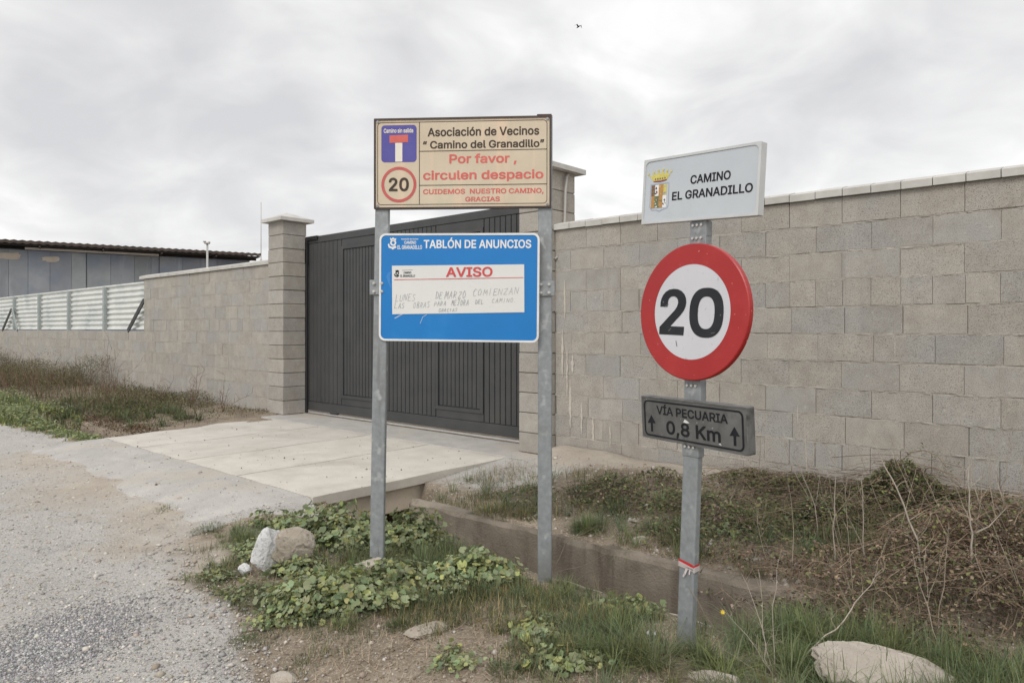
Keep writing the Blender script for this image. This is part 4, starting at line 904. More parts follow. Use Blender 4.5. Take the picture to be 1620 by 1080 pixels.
# the paper notice
b = MB(); nx = 12; vs, fs = [], []
for i in range(nx + 1):
    u = i / nx
    for v in (0, 1):
        uu = .081 + .826 * u + .004 * v; vv = .300 - .014 * u if v == 0 else .752 - .028 * u
        vs.append((X(uu), -.0022 - .0008 * math.sin(u * 9), Zv(vv)))
for i in range(nx): fs.append((2 * i, 2 * i + 1, 2 * i + 3, 2 * i + 2))
b.add(vs, fs); notice = b.build('paper_notice', M['paper'], board); notice['label'] = 'white paper notice headed in red with faded handwriting'
PX = lambda u, v=0: X(.081 + .826 * u + .004 * v)
PZ = lambda u, v: Zv((.300 - .014 * u) * (1 - v) + (.752 - .028 * u) * v)
yp = -.0040
b = MB(); text(b, 'AVISO', PX(.415), PX(.765), PZ(.41, .245), PZ(.41, .045), yp, .018, slope=.012); line(b, (PX(.018), PZ(.018, .29)), (PX(.995), PZ(.995, .275)), .0034, yp)
b.build('notice_heading', M['paper_red'], board)
b = MB(); emblem(b, PX(.017), PX(.058), PZ(.03, .24), PZ(.03, .085), yp)
text(b, 'CAMINO', PX(.090), PX(.150), PZ(.1, .168), PZ(.1, .125), yp, .02, slope=.01); text(b, 'EL GRANADILLO', PX(.066), PX(.178), PZ(.1, .238), PZ(.1, .190), yp, .02, slope=.01)
line(b, (PX(.078), PZ(.078, .098)), (PX(.16), PZ(.16, .092)), .0012, yp)
b.build('notice_mark', M['ink_black'], board)
b = MB()
for wd_, u0, u1, v0, v1 in (('LUNES', .03, .185, .73, .575), ('DE', .335, .395, .685, .535), ('MARZO', .405, .57, .69, .53), ('COMIENZAN', .615, .965, .635, .49),
                            ('LAS', .02, .105, .885, .765), ('OBRAS', .165, .295, .88, .755), ('PARA', .325, .42, .845, .74), ('MEJORA', .455, .59, .84, .725), ('DEL', .635, .705, .81, .71), ('CAMINO.', .76, .955, .79, .70),
                            ('GRACIAS', .36, .505, .965, .89)):
    pen(b, wd_, PX(u0), PX(u1), PZ(u0, v0), PZ(u0, v1), yp, .0019)
b.build('handwriting', M['pen'], board)
# brackets with bolts either side of the board
for xx, yy, zz in ((-.757, 4.020, CAM_H + .235), (.187, 3.958, CAM_H + .225)):
    b = MB(); b.box(-.052, .052, -.004, .004, -.042, .042, .002)
    k = b.build('bracket', M['galv'], sg); k.location = (xx - SB[0], yy - SB[1], zz - SB[2]); k.rotation_euler = (0, 0, R(-4))
    b = MB()
    for dx in (-.025, .02):
        for dz in (-.024, .022): b.prism(circ(dx, dz, .009, 8), -.012, -.0042); b.prism(circ(dx, dz, .0045, 8), -.020, -.0122)
    b.build('bolts', M['rail'], k)

# ------------------------------------------------------------------ the speed limit post
TB = (.775, 3.14, .05)
sp = thing('road_sign_post', TB, 'single galvanised post with a round red speed limit sign between two plates', 'sign post')
def px_at(z): return .825 + .036 * (z - (CAM_H + .07))
leaning_post('post', sp, TB, px_at(-.4), 3.14, -.4, px_at(2.0), 3.14, 2.0, .08, .04, R(-50))
# rounded rib seen down the side of the post
b = MB(); b.box(-.001, .001, -.008, .008, -.42, 1.9); 
# --- name plate
w, h = .606, .300
b = MB(); b.prism(rrect(-w / 2, w / 2, -h / 2, h / 2, .003, 2), .003, .038)
b.ring(rrect(-w / 2, w / 2, -h / 2, h / 2, .003, 4), rrect(-w / 2 + .011, w / 2 - .011, -h / 2 + .011, h / 2 - .011, .024, 4), -.004, .0028)
np_ = b.build('name_plate', M['plate_edge'], sp); np_['label'] = 'white street name plate with a coloured crest'
orient(np_, TB, .815, 3.11, CAM_H + .627, -49.9, -.9, -2.9)
b = MB(); b.flat(rrect(-w / 2 + .011, w / 2 - .011, -h / 2 + .011, h / 2 - .011, .024, 4), 0); b.build('plate_face', M['plate_white'], np_)
b = MB(); text(b, 'CAMINO', X(.437), X(.772), Zv(.462), Zv(.335), y1, .028); text(b, 'EL GRANADILLO', X(.278), X(.949), Zv(.675), Zv(.548), y1, .028)
b.build('lettering', M['ink_black'], np_)
cr = [M['gold'], M['crest_orange'], M['crest_brown'], M['crest_red'], M['crest_green'], M['crest_blue'], M['white'], M['ink_black']]
b = MB()
def q(pts, m, y=y1): b.flat([(X(u), Zv(v)) for u, v in pts], y, mat=m)
# crown: band, five points, beads, red lining
q([(.093, .345), (.225, .340), (.262, .235), (.235, .275), (.220, .215), (.200, .262), (.185, .20), (.155, .252), (.140, .20), (.118, .262), (.098, .215), (.078, .275), (.045, .235)], 0)
q([(.100, .360), (.160, .372), (.218, .356), (.224, .338), (.160, .352), (.094, .342)], 3, y2)
for u, v in ((.045, .228), (.098, .208), (.140, .192), (.185, .192), (.222, .208), (.262, .226)): b.flat(circ(X(u), Zv(v), .0055, 8), y3, mat=0)
for u in (.115, .138, .160, .182, .205): b.flat(circ(X(u), Zv(.318), .004, 8), y3, mat=2)
for u in (.078, .118, .155, .200, .235): line(b, (X(u), Zv(.275)), (X(.16 + (u - .16) * .8), Zv(.325)), .0016, y2); 
# shield outline
so = [(.070, .392), (.245, .392), (.248, .74), (.235, .785), (.19, .800), (.163, .825), (.135, .80), (.09, .798), (.068, .745)]
si = [(.074, .402), (.240, .402), (.243, .735), (.230, .775), (.188, .789), (.163, .808), (.138, .789), (.093, .787), (.073, .74)]
b.ring([(X(u), Zv(v)) for u, v in so], [(X(u), Zv(v)) for u, v in si], y1, mat=5)
# fields
q([(.080, .41), (.115, .41), (.115, .58), (.080, .58)], 2); q([(.115, .41), (.150, .41), (.150, .58), (.115, .58)], 6); q([(.150, .41), (.195, .41), (.195, .58), (.150, .58)], 1); q([(.195, .41), (.225, .41), (.225, .58), (.195, .58)], 0)
q([(.082, .58), (.112, .58), (.112, .765), (.082, .765)], 1); q([(.112, .58), (.155, .58), (.155, .765), (.112, .765)], 4); q([(.155, .58), (.190, .58), (.190, .765), (.155, .765)], 1); q([(.190, .58), (.226, .58), (.226, .765), (.190, .765)], 6)
rq = random.Random(3)
def fleck(u0, u1, v0, v1, n, ms):
    for _ in range(n):
        u, v = rq.uniform(u0, u1), rq.uniform(v0, v1); a = rq.uniform(.003, .008)
        q([(u - a, v + a * 1.5), (u, v - a * 2), (u + a, v + a), (u, v + a * 2.2)], rq.choice(ms), y2)
fleck(.120, .146, .43, .57, 8, (3, 7, 3)); fleck(.084, .112, .43, .57, 8, (1, 4)); fleck(.198, .222, .43, .57, 6, (5, 2)); fleck(.116, .150, .60, .75, 10, (0, 6, 2)); fleck(.194, .222, .60, .75, 9, (7, 2, 7)); fleck(.158, .187, .60, .75, 5, (4, 2)); fleck(.155, .19, .43, .57, 4, (3, 0))
b.build('crest', cr, np_)
# --- round speed sign: dished rim, red band, white centre, digits
b = MB(); Rr = .300
prof = [(Rr - .004, -.004), (Rr, -.001), (Rr + .0005, .022), (Rr - .003, .026), (0.0, .026)]
n = 72; vs, fs = [], []
for r_, yy in prof[:-1]:
    for k in range(n): vs.append((r_ * math.cos(2 * math.pi * k / n), yy, r_ * math.sin(2 * math.pi * k / n)))
for j in range(len(prof) - 2):
    for k in range(n): fs.append((j * n + k, j * n + (k + 1) % n, (j + 1) * n + (k + 1) % n, (j + 1) * n + k))
fs.append(tuple(range((len(prof) - 2) * n, (len(prof) - 1) * n)))
b.add(vs, fs)
b.ring(circ(0, 0, Rr - .004, n), circ(0, 0, .209, n), -.004)
disc = b.build('speed_disc', M['sign_red'], sp); disc['label'] = 'round white speed limit disc with scuffed red border'
orient(disc, TB, .786, 3.105, CAM_H + .074, -54.0, -1.5, -2.0)
b = MB(); b.flat(circ(0, 0, .2098, n), -.0035); b.build('disc_face', M['disc_white'], disc)
b = MB()
TWO = [(220, 147), (220, 125), (224, 104), (234, 82), (248, 66), (268, 54), (293, 50), (318, 53), (338, 63), (354, 80), (363, 100), (366, 122), (363, 144), (354, 166), (338, 189), (283, 251), (360, 251), (358, 297), (220, 297), (220, 257), (303, 165), (315, 146), (321, 126), (319, 110), (312, 98), (303, 92), (293, 90), (281, 92), (271, 100), (265, 112), (263, 128), (262, 147)]
dg_ = lambda x, y: (-.176 + (x - 220) / 340 * .350, (172 - y) / 247 * .207)
tw_ = [dg_(*q_) for q_ in TWO]
b.add([(p_[0], -.0048, p_[1]) for p_ in tw_], [tuple(t_) for t_ in tessellate_polygon([[Vector((p_[0], p_[1], 0)) for p_ in tw_]])])
def oval(cx_, cz_, a_, c_, e_, n_=48):
    o_ = []
    for k in range(n_):
        t_ = 2 * math.pi * k / n_; o_.append(dg_(cx_ + a_ * math.copysign(abs(math.cos(t_)) ** e_, math.cos(t_)), cz_ + c_ * math.copysign(abs(math.sin(t_)) ** e_, math.sin(t_))))
    return o_
b.ring(oval(473, 175, 88, 128, .82), oval(473, 175, 43, 83, .82), -.0048)
b.build('numerals', M['digit'], disc)
b = MB(); line(b, (-.075, -.13), (-.068, -.155), .004, -.0049); line(b, (-.12, -.088), (-.105, -.075), .004, -.0056); line(b, (-.15, .02), (-.128, .034), .004, -.0056); line(b, (.115, -.09), (.135, -.085), .003, -.0056)
b.build('scratch', M['plate_grey'], disc)
# --- distance plate
w, h = .620, .197
b = MB(); b.prism(rrect(-w / 2, w / 2, -h / 2, h / 2, .006, 3), .003, .040)
b.ring(rrect(-w / 2, w / 2, -h / 2, h / 2, .006, 4), rrect(-w / 2 + .006, w / 2 - .006, -h / 2 + .006, h / 2 - .006, .004, 4), -.003, .0028)
dp_ = b.build('distance_plate', M['plate_grey_edge'], sp); dp_['label'] = 'dirty grey distance plate with black border and arrows'
orient(dp_, TB, .783, 3.10, CAM_H - .413, -58.0, 3.1, .1)
b = MB(); b.flat(rrect(-w / 2 + .006, w / 2 - .006, -h / 2 + .006, h / 2 - .006, .004, 4), 0); b.build('plate_face', M['plate_grey'], dp_)
b = MB(); b.ring(rrect(X(.024), X(.966), Zv(.940), Zv(.090), .026), rrect(X(.024) + .010, X(.966) - .010, Zv(.940) + .0075, Zv(.090) - .0075, .018), y1)
text(b, 'VÍA PECUARIA', X(.161), X(.835), Zv(.398), Zv(.200), y1, .022); text(b, '0,8 Km', X(.256), X(.769), Zv(.828), Zv(.520), y1, .026)
for uc in (.104, .889):
    b.flat([(X(uc - .011), Zv(.835)), (X(uc + .011), Zv(.835)), (X(uc + .011), Zv(.62)), (X(uc - .011), Zv(.62))], y1)
    b.flat([(X(uc - .043), Zv(.635)), (X(uc + .043), Zv(.625)), (X(uc), Zv(.435))], y2)
b.build('black_lettering', M['ink_black'], dp_)
b = MB(); b.flat([(X(.43), Zv(.50)), (X(.445), Zv(.43)), (X(.47), Zv(.46)), (X(.49), Zv(.50)), (X(.46), Zv(.515))], y2); b.flat([(X(.75), Zv(.86)), (X(.765), Zv(.83)), (X(.775), Zv(.88))], y2); b.build('peeled_patch', M['rim_white'], dp_)
# clamps on the post
for z, ht in ((CAM_H + .44, .035), (CAM_H + .385, .03), (CAM_H - .275, .05), (CAM_H - .535, .03)):
    k = MB(); k.box(-.043, .043, -.0235, .0235, -ht, ht, .003)
    o = k.build('clamp', M['galv'], sp); o.location = (px_at(z) - TB[0], 0, z - TB[2]); o.rotation_euler = (0, 0, R(-50))
    k = MB()
    for dx in (-.022, .0, .022): k.prism(circ(dx, ht * .5, .006, 8), -.032, -.024)
    k.build('bolts', M['rail'], o)
# red and white tape tied round the post
zt = CAM_H - 375 / F * 3.14
tp = thing('barrier_tape', (px_at(zt), 3.14, zt), 'scrap of red and white tape tied round the speed sign post near the grass', 'tape', R(-50))
b = MB()
for k, (zz, m_) in enumerate(((.012, 0), (.002, 1), (-.008, 1))):
    P = rrect(-.0425 - .0008 * k, .0425 + .0008 * k, -.0225 - .0008 * k, .0225 + .0008 * k, .008, 2)
    vs = [(p[0], p[1], zz - .15 * p[0] + .004 * math.sin(i * 2.1 + k)) for i, p in enumerate(P)] + [(p[0] * 1.01, p[1] * 1.03, zz + .011 - .13 * p[0] + .003 * math.sin(i * 1.7 + k)) for i, p in enumerate(P)]
    n = len(P); b.add(vs, [(i, (i + 1) % n, (i + 1) % n + n, i + n) for i in range(n)], mat=m_)
b.add([(.0, -.0245, -.006), (.014, -.026, -.004), (.006, -.032, -.028), (-.006, -.030, -.045), (-.012, -.031, -.040), (-.004, -.029, -.022)], [(0, 1, 2, 5), (5, 2, 3, 4)], mat=1)
b.add([(.02, -.0245, -.004), (.028, -.025, -.002), (.026, -.03, -.026), (.020, -.03, -.024)], [(0, 1, 2, 3)], mat=1)
b.build('tape_strip', [M['tape_red'], M['tape_white']], tp)

# ------------------------------------------------------------------ stones
import bmesh
def ground_at(px, py):
    z = .05
    for _ in range(8):
        dep = (CAM_H - z) * F / (py - 520); x = (px - 810) / F * dep
        s, d = SD(x, dep); z = float(gz(np.array([s]), np.array([d]))[0])
    return Vector((x, dep, z))
def zat(x, y):
    dx, dy = x - WX, y - WY
    return gz(CA * dx - SA * dy, -(SA * dx + CA * dy))
def rock(px, py, size, mat_, label, seed, rot=(0, 0, 0), sink=.3, name='rock', cuts=3, amp=.32):
    p = ground_at(px, py)
    bm = bmesh.new(); bmesh.ops.create_icosphere(bm, subdivisions=cuts + 2, radius=1.0)
    co = np.array([v.co[:] for v in bm.verts])
    co = np.sign(co) * np.abs(co) ** .8; rg = np.random.default_rng(seed)
    for _ in range(11):                                      # chop flat faces off a ball
        nn = rg.normal(size=3); nn /= np.linalg.norm(nn); hgt = rg.uniform(.52, .86)
        over = np.maximum(co @ nn - hgt, 0); co = co - over[:, None] * nn[None] * .94
    n = fbm(co[:, 0] * 2.3 + co[:, 2] * 1.9 + 9, co[:, 1] * 2.3 - co[:, 2] * 1.7, seed, 4) * amp * .7 + fbm(co[:, 0] * 9 + co[:, 2] * 7, co[:, 1] * 9 - co[:, 2] * 8, seed + 3, 3) * amp * .25
    co = co * (1.15 + n)[:, None]
    for v, c in zip(bm.verts, co): v.co = Vector((c[0] * size[0], c[1] * size[1], c[2] * size[2]))
    me = bpy.data.meshes.new(name); bm.to_mesh(me); bm.free(); me.materials.append(mat_)
    o = link(name, me); o.location = (p.x, p.y, p.z + size[2] * (1 - 2 * sink)); o.rotation_euler = [R(a) for a in rot]
    return tag(o, label, 'rock')
rock(424, 905, (.075, .05, .15), M['white_rock'], 'upright whitewashed rock leaning against a brown boulder', 3, (8, 18, 20), .12)
rock(462, 900, (.12, .08, .125), M['brown_rock'], 'brown earthy boulder beside the upright white rock', 5, (0, 0, 30), .15)
rock(388, 908, (.035, .03, .035), M['white_rock'], 'fist sized white stone at the foot of the upright white rock', 8, (0, 0, 0), .2)
rock(580, 905, (.085, .05, .02), M['stone'], 'flat pale stone tilted against the left sign post', 12, (20, -16, 10), -.6)
rock(1408, 1094, (.235, .15, .07), M['stone'], 'long pale stone slab lying in the grass at bottom right', 34, (6, 10, -24), .2, amp=.5)
rock(1135, 1078, (.10, .05, .03), M['stone'], 'low pale stone half hidden in grass below the speed sign post', 15, (0, 0, -5), .3)
rock(449, 1076, (.062, .04, .03), M['stone'], 'pale angular stone lying on bare dirt at the bottom edge', 16, (0, 0, 12), .25)
rock(1013, 858, (.045, .035, .016), M['stone'], 'flat grey stone slab lying on soil above the ditch wall', 18, (25, 0, 15), .0)
rock(668, 1000, (.10, .055, .022), M['brown_rock'], 'crumbled pale dirt clod on the bare ground in front of the signs', 19, (0, 0, 25), .3)
rock(1005, 826, (.035, .03, .016), M['stone'], 'small pale stone at the edge of the soil bank, left of the speed sign post', 23, (0, 0, 15), .1)

# ------------------------------------------------------------------ scattered small stuff and plants: many small faces baked into one mesh each
def rotm(yaw, tilt, roll):
    """n rotation matrices: roll about z, tilt about x, yaw about z"""
    cy_, sy_ = np.cos(yaw), np.sin(yaw); ct, st = np.cos(tilt), np.sin(tilt); cr_, sr_ = np.cos(roll), np.sin(roll)
    n = len(yaw); Z = np.zeros(n); O = np.ones(n)
    A = np.stack([cy_, -sy_, Z, sy_, cy_, Z, Z, Z, O], -1).reshape(n, 3, 3)
    B = np.stack([O, Z, Z, Z, ct, -st, Z, st, ct], -1).reshape(n, 3, 3)
    C = np.stack([cr_, -sr_, Z, sr_, cr_, Z, Z, Z, O], -1).reshape(n, 3, 3)
    return A @ B @ C
def bake(TV, TF, pos, rot, scl):
    n = len(pos)
    V = TV[None] * scl[:, None, :] if TV.ndim == 2 else TV * scl[:, None, :]
    V = np.einsum('nij,nkj->nki', rot, V) + pos[:, None, :]
    k = V.shape[1]
    Fc = TF[None] + (np.arange(n) * k)[:, None, None]
    return V.reshape(-1, 3), Fc.reshape(-1, TF.shape[1])
def tints(n, lo, hi, hue=.12, cols=None):
    g = rng.uniform(lo, hi, n)
    if cols is not None:
        c = np.array(cols)[rng.integers(0, len(cols), n)]
    else:
        c = np.ones((n, 3))
    c = c * (1 + rng.uniform(-hue, hue, (n, 3)))
    return c * g[:, None]
OCT = np.array([(1, 0, 0), (-1, 0, 0), (0, 1, 0), (0, -1, 0), (0, 0, 1), (0, 0, -1)], float)
OCTF = np.array([(0, 2, 4), (2, 1, 4), (1, 3, 4), (3, 0, 4), (2, 0, 5), (1, 2, 5), (3, 1, 5), (0, 3, 5)])
def scatter_stones(name, x, y, size, cols, lo, hi, label, mat_, cat='gravel', lift=0.0):
    n = len(x)
    z = zat(x, y) + lift
    sc_ = size[:, None] * rng.uniform(.55, 1.25, (n, 3)) * np.array([1, 1, .65])
    V, Fc = bake(OCT * 1.0, OCTF, np.stack([x, y, z + sc_[:, 2] * .25], -1), rotm(rng.uniform(0, 6.3, n), rng.uniform(-.5, .5, n), rng.uniform(0, 6.3, n)), sc_)
    o = fast_mesh(name, V, Fc, mat_, np.repeat(tints(n, lo, hi, .04, cols), 8, 0))
    return tag(o, label, cat, kind='stuff')
def frustum(n, y0, y1, x_lo=-.76, x_hi=.76, pw=1.0):
    """ground positions spread over what the photograph could see, thinner with distance"""
    y = y0 * (y1 / y0) ** (rng.random(n) ** pw); x = y * rng.uniform(x_lo, x_hi, n); return x, y
# road gravel
x, y = frustum(60000, 2.6, 11, -.78, .2)
s, d = SD(x, y); k = (d > road_edge(s) - .05 + rng.normal(0, .12, len(s))) & (vnoise(x * 1.6, y * 1.6, 41) + .35 * rng.random(len(x)) > .42)
x, y = x[k], y[k]
scatter_stones('gravel', x, y, rng.gamma(2.2, .0019, len(x)).clip(.0018, .014), [(1, .99, .97), (.8, .8, .8), (1.1, 1.08, 1.04), (.62, .62, .64), (.95, .88, .78)], .72, 1.15, 'pale gravel strewn over the track', M['pebble'], lift=.006)
x, y = frustum(2600, 2.6, 8, -.78, .1)
s, d = SD(x, y); k = (d > road_edge(s) - .1); x, y = x[k], y[k]
scatter_stones('gravel', x, y, rng.gamma(2.5, .0042, len(x)).clip(.005, .024), [(1, .98, .95), (.75, .75, .76), (1.1, 1.06, 1.0), (.85, .76, .66)], .7, 1.1, 'larger loose stones scattered over the track', M['pebble'], lift=.004)
n = 520; s = rng.uniform(-5.6, -.8, n); d = rng.uniform(.45, 3.4, n); x, y = WX + CA * s - SA * d, WY - SA * s - CA * d; hz = np.where(d < 2.66, .152, zat(x, y) + .012)
sc_ = (rng.gamma(1.6, .002, n).clip(.0015, .013)[:, None] * rng.uniform(.6, 1.2, (n, 3)))
V, Fc = bake(OCT, OCTF, np.stack([x, y, hz + sc_[:, 2] * .3], -1), rotm(rng.uniform(0, 6.3, n), rng.uniform(-.5, .5, n), rng.uniform(0, 6.3, n)), sc_)
tag(fast_mesh('grit', V, Fc, M['pebble'], np.repeat(tints(n, .3, 1.0, .05, [(1, .95, .88), (.6, .56, .5)]), 8, 0)), 'grit and crumbs of earth lying on the driveway slabs', 'grit', kind='stuff')
# darker, coarser gravel filling a pothole
n = 9000; p = ground_at(95, 1015)
x = p.x + rng.normal(0, .16, n); y = p.y + rng.normal(0, .24, n)
scatter_stones('gravel', x, y, rng.uniform(.003, .0085, n), [(.38, .39, .42), (.55, .56, .6), (.75, .76, .8), (1.05, 1.06, 1.1)], .7, 1.1, 'coarse blue grey gravel patch on the track', M['pebble'], lift=.006)
# pebbles on soil
x, y = frustum(9000, 2.6, 7.5, -.4, .76)
s, d = SD(x, y); k = ((d > .02) & (d < 2.08) & (s > -.7)) | ((d > 2.62) & (d < road_edge(s)) & (s > -.9)); x, y = x[k], y[k]
scatter_stones('pebbles', x, y, rng.gamma(2, .003, len(x)).clip(.002, .022), [(1, .93, .82), (.75, .66, .55), (1.05, 1, .93), (.55, .46, .36)], .6, 1.1, 'small stones and crumbs of earth on the bare soil', M['pebble'], 'pebbles')

n = 900; s = rng.uniform(-.7, 3.4, n); d = rng.uniform(.3, 2.08, n); x, y = WX + CA * s - SA * d, WY - SA * s - CA * d
scatter_stones('pebbles', x, y, rng.gamma(2, .0055, n).clip(.004, .035), [(1.05, 1, .95), (.8, .74, .66), (1.1, 1.08, 1.05)], .6, 1.05, 'pale rubble and stone chips on the soil bank below the wall', M['pebble'], 'pebbles')
# templates
def blade_template(bend):
    zz = np.array([0, .35, .7, 1.0]); wd_ = np.array([.8, 1, .7, 0]) * .5
    yy = bend * zz ** 2; z2 = zz - .35 * abs(bend) * zz ** 2
    v = []
    for i in range(3): v += [(-wd_[i], yy[i], z2[i]), (wd_[i], yy[i], z2[i])]
    v.append((0, yy[3], z2[3])); return np.array(v)
BL = np.stack([blade_template(b_) for b_ in (.05, .2, .4, .65, .9, 1.2)])
BF = np.array([(0, 1, 3), (0, 3, 2), (2, 3, 5), (2, 5, 4), (4, 5, 6)])
def blades(x, y, length, width, tilt, cols, lo, hi, zoff=None, yaw=None):
    n = len(x); z = zat(x, y) - .004
    if zoff is not None: z = z + zoff
    T = BL[rng.integers(0, len(BL), n)]
    sc_ = np.stack([width, length, length], -1)
    V, Fc = bake(T, BF, np.stack([x, y, z], -1), rotm(rng.uniform(0, 6.3, n) if yaw is None else yaw, tilt, np.zeros(n)), sc_)
    return V, Fc, np.repeat(tints(n, lo, hi, .10, cols), 5, 0)
GREENS = [(1, 1, 1), (1.15, 1.05, .85), (.75, .82, .8), (1.25, 1.12, .85), (.85, .95, 1.05), (.6, .66, .62)]
DRY = [(2.6, 1.75, 1.5), (2.2, 1.5, 1.35), (3.0, 2.1, 1.9)]
# grass as a mass: verge right of the signs, thin grass elsewhere
def field(n, s0, s1, d0, d1, keep):
    s = rng.uniform(s0, s1, n); d = rng.uniform(d0, d1, n)
    k = rng.random(n) < keep(s, d); s, d = s[k], d[k]
    return WX + CA * s - SA * d, WY - SA * s - CA * d
parts = []
def addg(x, y, l0, l1, w0, w1, tilt, cols, lo, hi):
    n = len(x); parts.append(blades(x, y, rng.uniform(l0, l1, n), rng.uniform(w0, w1, n), rng.normal(0, tilt, n), cols, lo, hi))
clump = lambda s, d, f, sd: sst(.42, .62, vnoise(s * f, d * f, sd) * .65 + vnoise(s * f * 3, d * f * 3, sd + 1) * .35)
def verge(s, d):                                 # thick beside the ditch, fading out on the bare patch in front
    edge_ = 2.98 + .80 * sst(1.4, 2.5, s) + .5 * fbm(s * 2.2, d * 2.2, 91, 3)
    return sst(edge_ + .12, edge_ - .2, d) * (.12 + .88 * clump(s, d, 3.4, 51)) * sst(1.25, 1.9, s) * (d > 2.58 - .42 * sst(2.2, 2.8, s))
def tufted(s, d, per, r_, l0, l1, w0, w1, cols, lo, hi, lean=.55):
    """grass in tufts: blades fan out from each tuft's root"""
    k = len(s); n = k * per; i = np.repeat(np.arange(k), per)
    a = rng.uniform(0, 6.3, n); q = r_ * rng.random(n) ** .7 * rng.uniform(.5, 1.4, k)[i]
    x = (WX + CA * s - SA * d)[i] + q * np.cos(a); y = (WY - SA * s - CA * d)[i] + q * np.sin(a)
    T = BL[rng.integers(0, len(BL), n)]
    ln_ = rng.uniform(l0, l1, k)[i] * rng.uniform(.35, 1.1, n)
    V, Fc = bake(T, BF, np.stack([x, y, zat(x, y) - .004], -1), rotm(a - np.pi / 2 + rng.normal(0, .5, n), -np.abs(rng.normal(lean * .6, lean * .55, n)), np.zeros(n)), np.stack([rng.uniform(w0, w1, n), ln_, ln_], -1))
    tk = tints(k, lo, hi, .06, cols)[i] * rng.uniform(.75, 1.2, n)[:, None]
    parts.append((V, Fc, np.repeat(tk, 5, 0)))
def tuft_spots(n, s0, s1, d0, d1, keep):
    s = rng.uniform(s0, s1, n); d = rng.uniform(d0, d1, n); k = rng.random(n) < keep(s, d); return s[k], d[k]
G2 = [(1, 1, 1), (1.1, 1.06, .9), (.85, .95, .9), (1.25, 1.15, .9), (.9, 1.0, 1.05), (1.0, 1.05, .85)]
s_, d_ = tuft_spots(3000, 1.15, 5.0, 2.14, 3.8, verge); k_ = s_ < 2.1; tufted(s_[k_], d_[k_], 60, .03, .04, .10, .0018, .0034, G2, .75, 1.2); tufted(s_[~k_], d_[~k_], 60, .035, .06, .15, .0018, .0036, G2, .75, 1.2)
s_, d_ = tuft_spots(1400, 2.3, 5.0, 2.14, 3.3, verge); tufted(s_, d_, 60, .04, .13, .26, .002, .004, G2, .8, 1.3, .75)
s_, d_ = tuft_spots(260, 1.3, 5.0, 2.14, 3.6, verge); tufted(s_, d_, 25, .05, .06, .2, .0014, .003, [(2.0, 1.5, 1.5), (1.7, 1.3, 1.3)], .7, 1.1, .9)
for (c_s, c_d, rs_, rd_, n_) in ((2.55, 1.25, .25, .3, 40), (3.0, 1.1, .25, .25, 26), (3.2, .6, .3, .2, 16), (1.9, 1.75, .3, .2, 26), (2.9, 1.6, .3, .25, 14), (2.2, 1.5, .2, .2, 14), (1.4, 1.5, .3, .3, 12), (3.6, .5, .3, .2, 14), (.7, 1.5, .4, .3, 14), (.1, 1.5, .3, .3, 12)):
    tufted(rng.normal(c_s, rs_, n_), rng.normal(c_d, rd_, n_).clip(.2, 2.0), 40, .03, .10, .24, .002, .0036, G2 + [(1.9, 1.5, 1.4)], .7, 1.1, .5)
x, y = field(26000, .2, 2.2, 2.62, 3.6, lambda s, d: .6 * clump(s, d, 3.4, 61)); addg(x, y, .03, .10, .0016, .0034, .8, GREENS + DRY, .55, 1.1)
x, y = field(16000, -.6, 1.4, 3.0, 4.2, lambda s, d: .7 * clump(s, d, 4.4, 65) * sst(.1, -.25, d - road_edge(s))); addg(x, y, .02, .07, .0016, .003, .8, GREENS + DRY[:1], .55, 1.05)
x, y = field(24000, -.6, 4.2, .55, 2.06, lambda s, d: .7 * clump(s, d, 2.6, 71) * sst(.5, 1.0, d)); addg(x, y, .03, .11, .0016, .0034, .75, GREENS + DRY, .5, 1.0)
V = []; Fs = []; Ts = []; off = 0
def merge(ps):
    V, Fs, Ts, off = [], [], [], 0
    for v, f, t in ps: V.append(v); Fs.append(f + off); Ts.append(t); off += len(v)
    return np.concatenate(V), np.concatenate(Fs), np.concatenate(Ts)
V, Fc, T = merge(parts)
tag(fast_mesh('grass', V, Fc, M['blade'], T), 'green grass growing along the ditch and on the soil bank', 'grass', kind='stuff')
# named tufts
def tuft(px, py, r_, h, n, label, cols=GREENS, lo=.75, hi=1.2):
    p = ground_at(px, py)
    a = rng.uniform(0, 6.3, n); q = r_ * rng.random(n) ** .6
    x = p.x + q * np.cos(a); y = p.y + q * np.sin(a)
    V, Fc, T = blades(x, y, h * rng.uniform(.45, 1.1, n) * (1 - .35 * q / r_), rng.uniform(.0018, .0036, n), -np.abs(rng.normal(.3, .35, n)) * (.4 + q / r_), cols, lo, hi, None, a - np.pi / 2 + rng.normal(0, .5, n))
    o = fast_mesh('grass_tuft', V - np.array(p), Fc, M['blade'], T); o.location = p
    return tag(o, label, 'grass tuft', 'grass tufts by the track and signs')
tuft(930, 838, .085, .17, 756, 'bright green upright grass tuft on the soil bank between the signs', lo=1.0, hi=1.45)
tuft(775, 815, .16, .13, 756, 'dry and green grass tuft on the soil bank left of the right sign post', GREENS + DRY, .6, 1.0)
tuft(835, 815, .12, .11, 468, 'sparse grass tuft behind the right sign post', GREENS + DRY, .6, 1.0)
tuft(735, 938, .13, .17, 864, 'thick dark green grass tuft just left of the right sign post foot')
tuft(690, 960, .17, .11, 756, 'low spreading grass tuft in front of the gap between the posts')
tuft(705, 880, .12, .19, 576, 'tall grass tuft growing by the ditch between the two posts')
tuft(630, 992, .05, .06, 198, 'tiny lone grass tuft on the bare dirt in front of the signs')
tuft(330, 838, .11, .06, 468, 'low grass tuft at the edge of the concrete apron')
tuft(262, 806, .10, .045, 288, 'flat grass tuft on the concrete apron edge, nearest the track')
tuft(405, 862, .17, .10, 864, 'broad dark grass tuft left of the mallow, above the white rock')
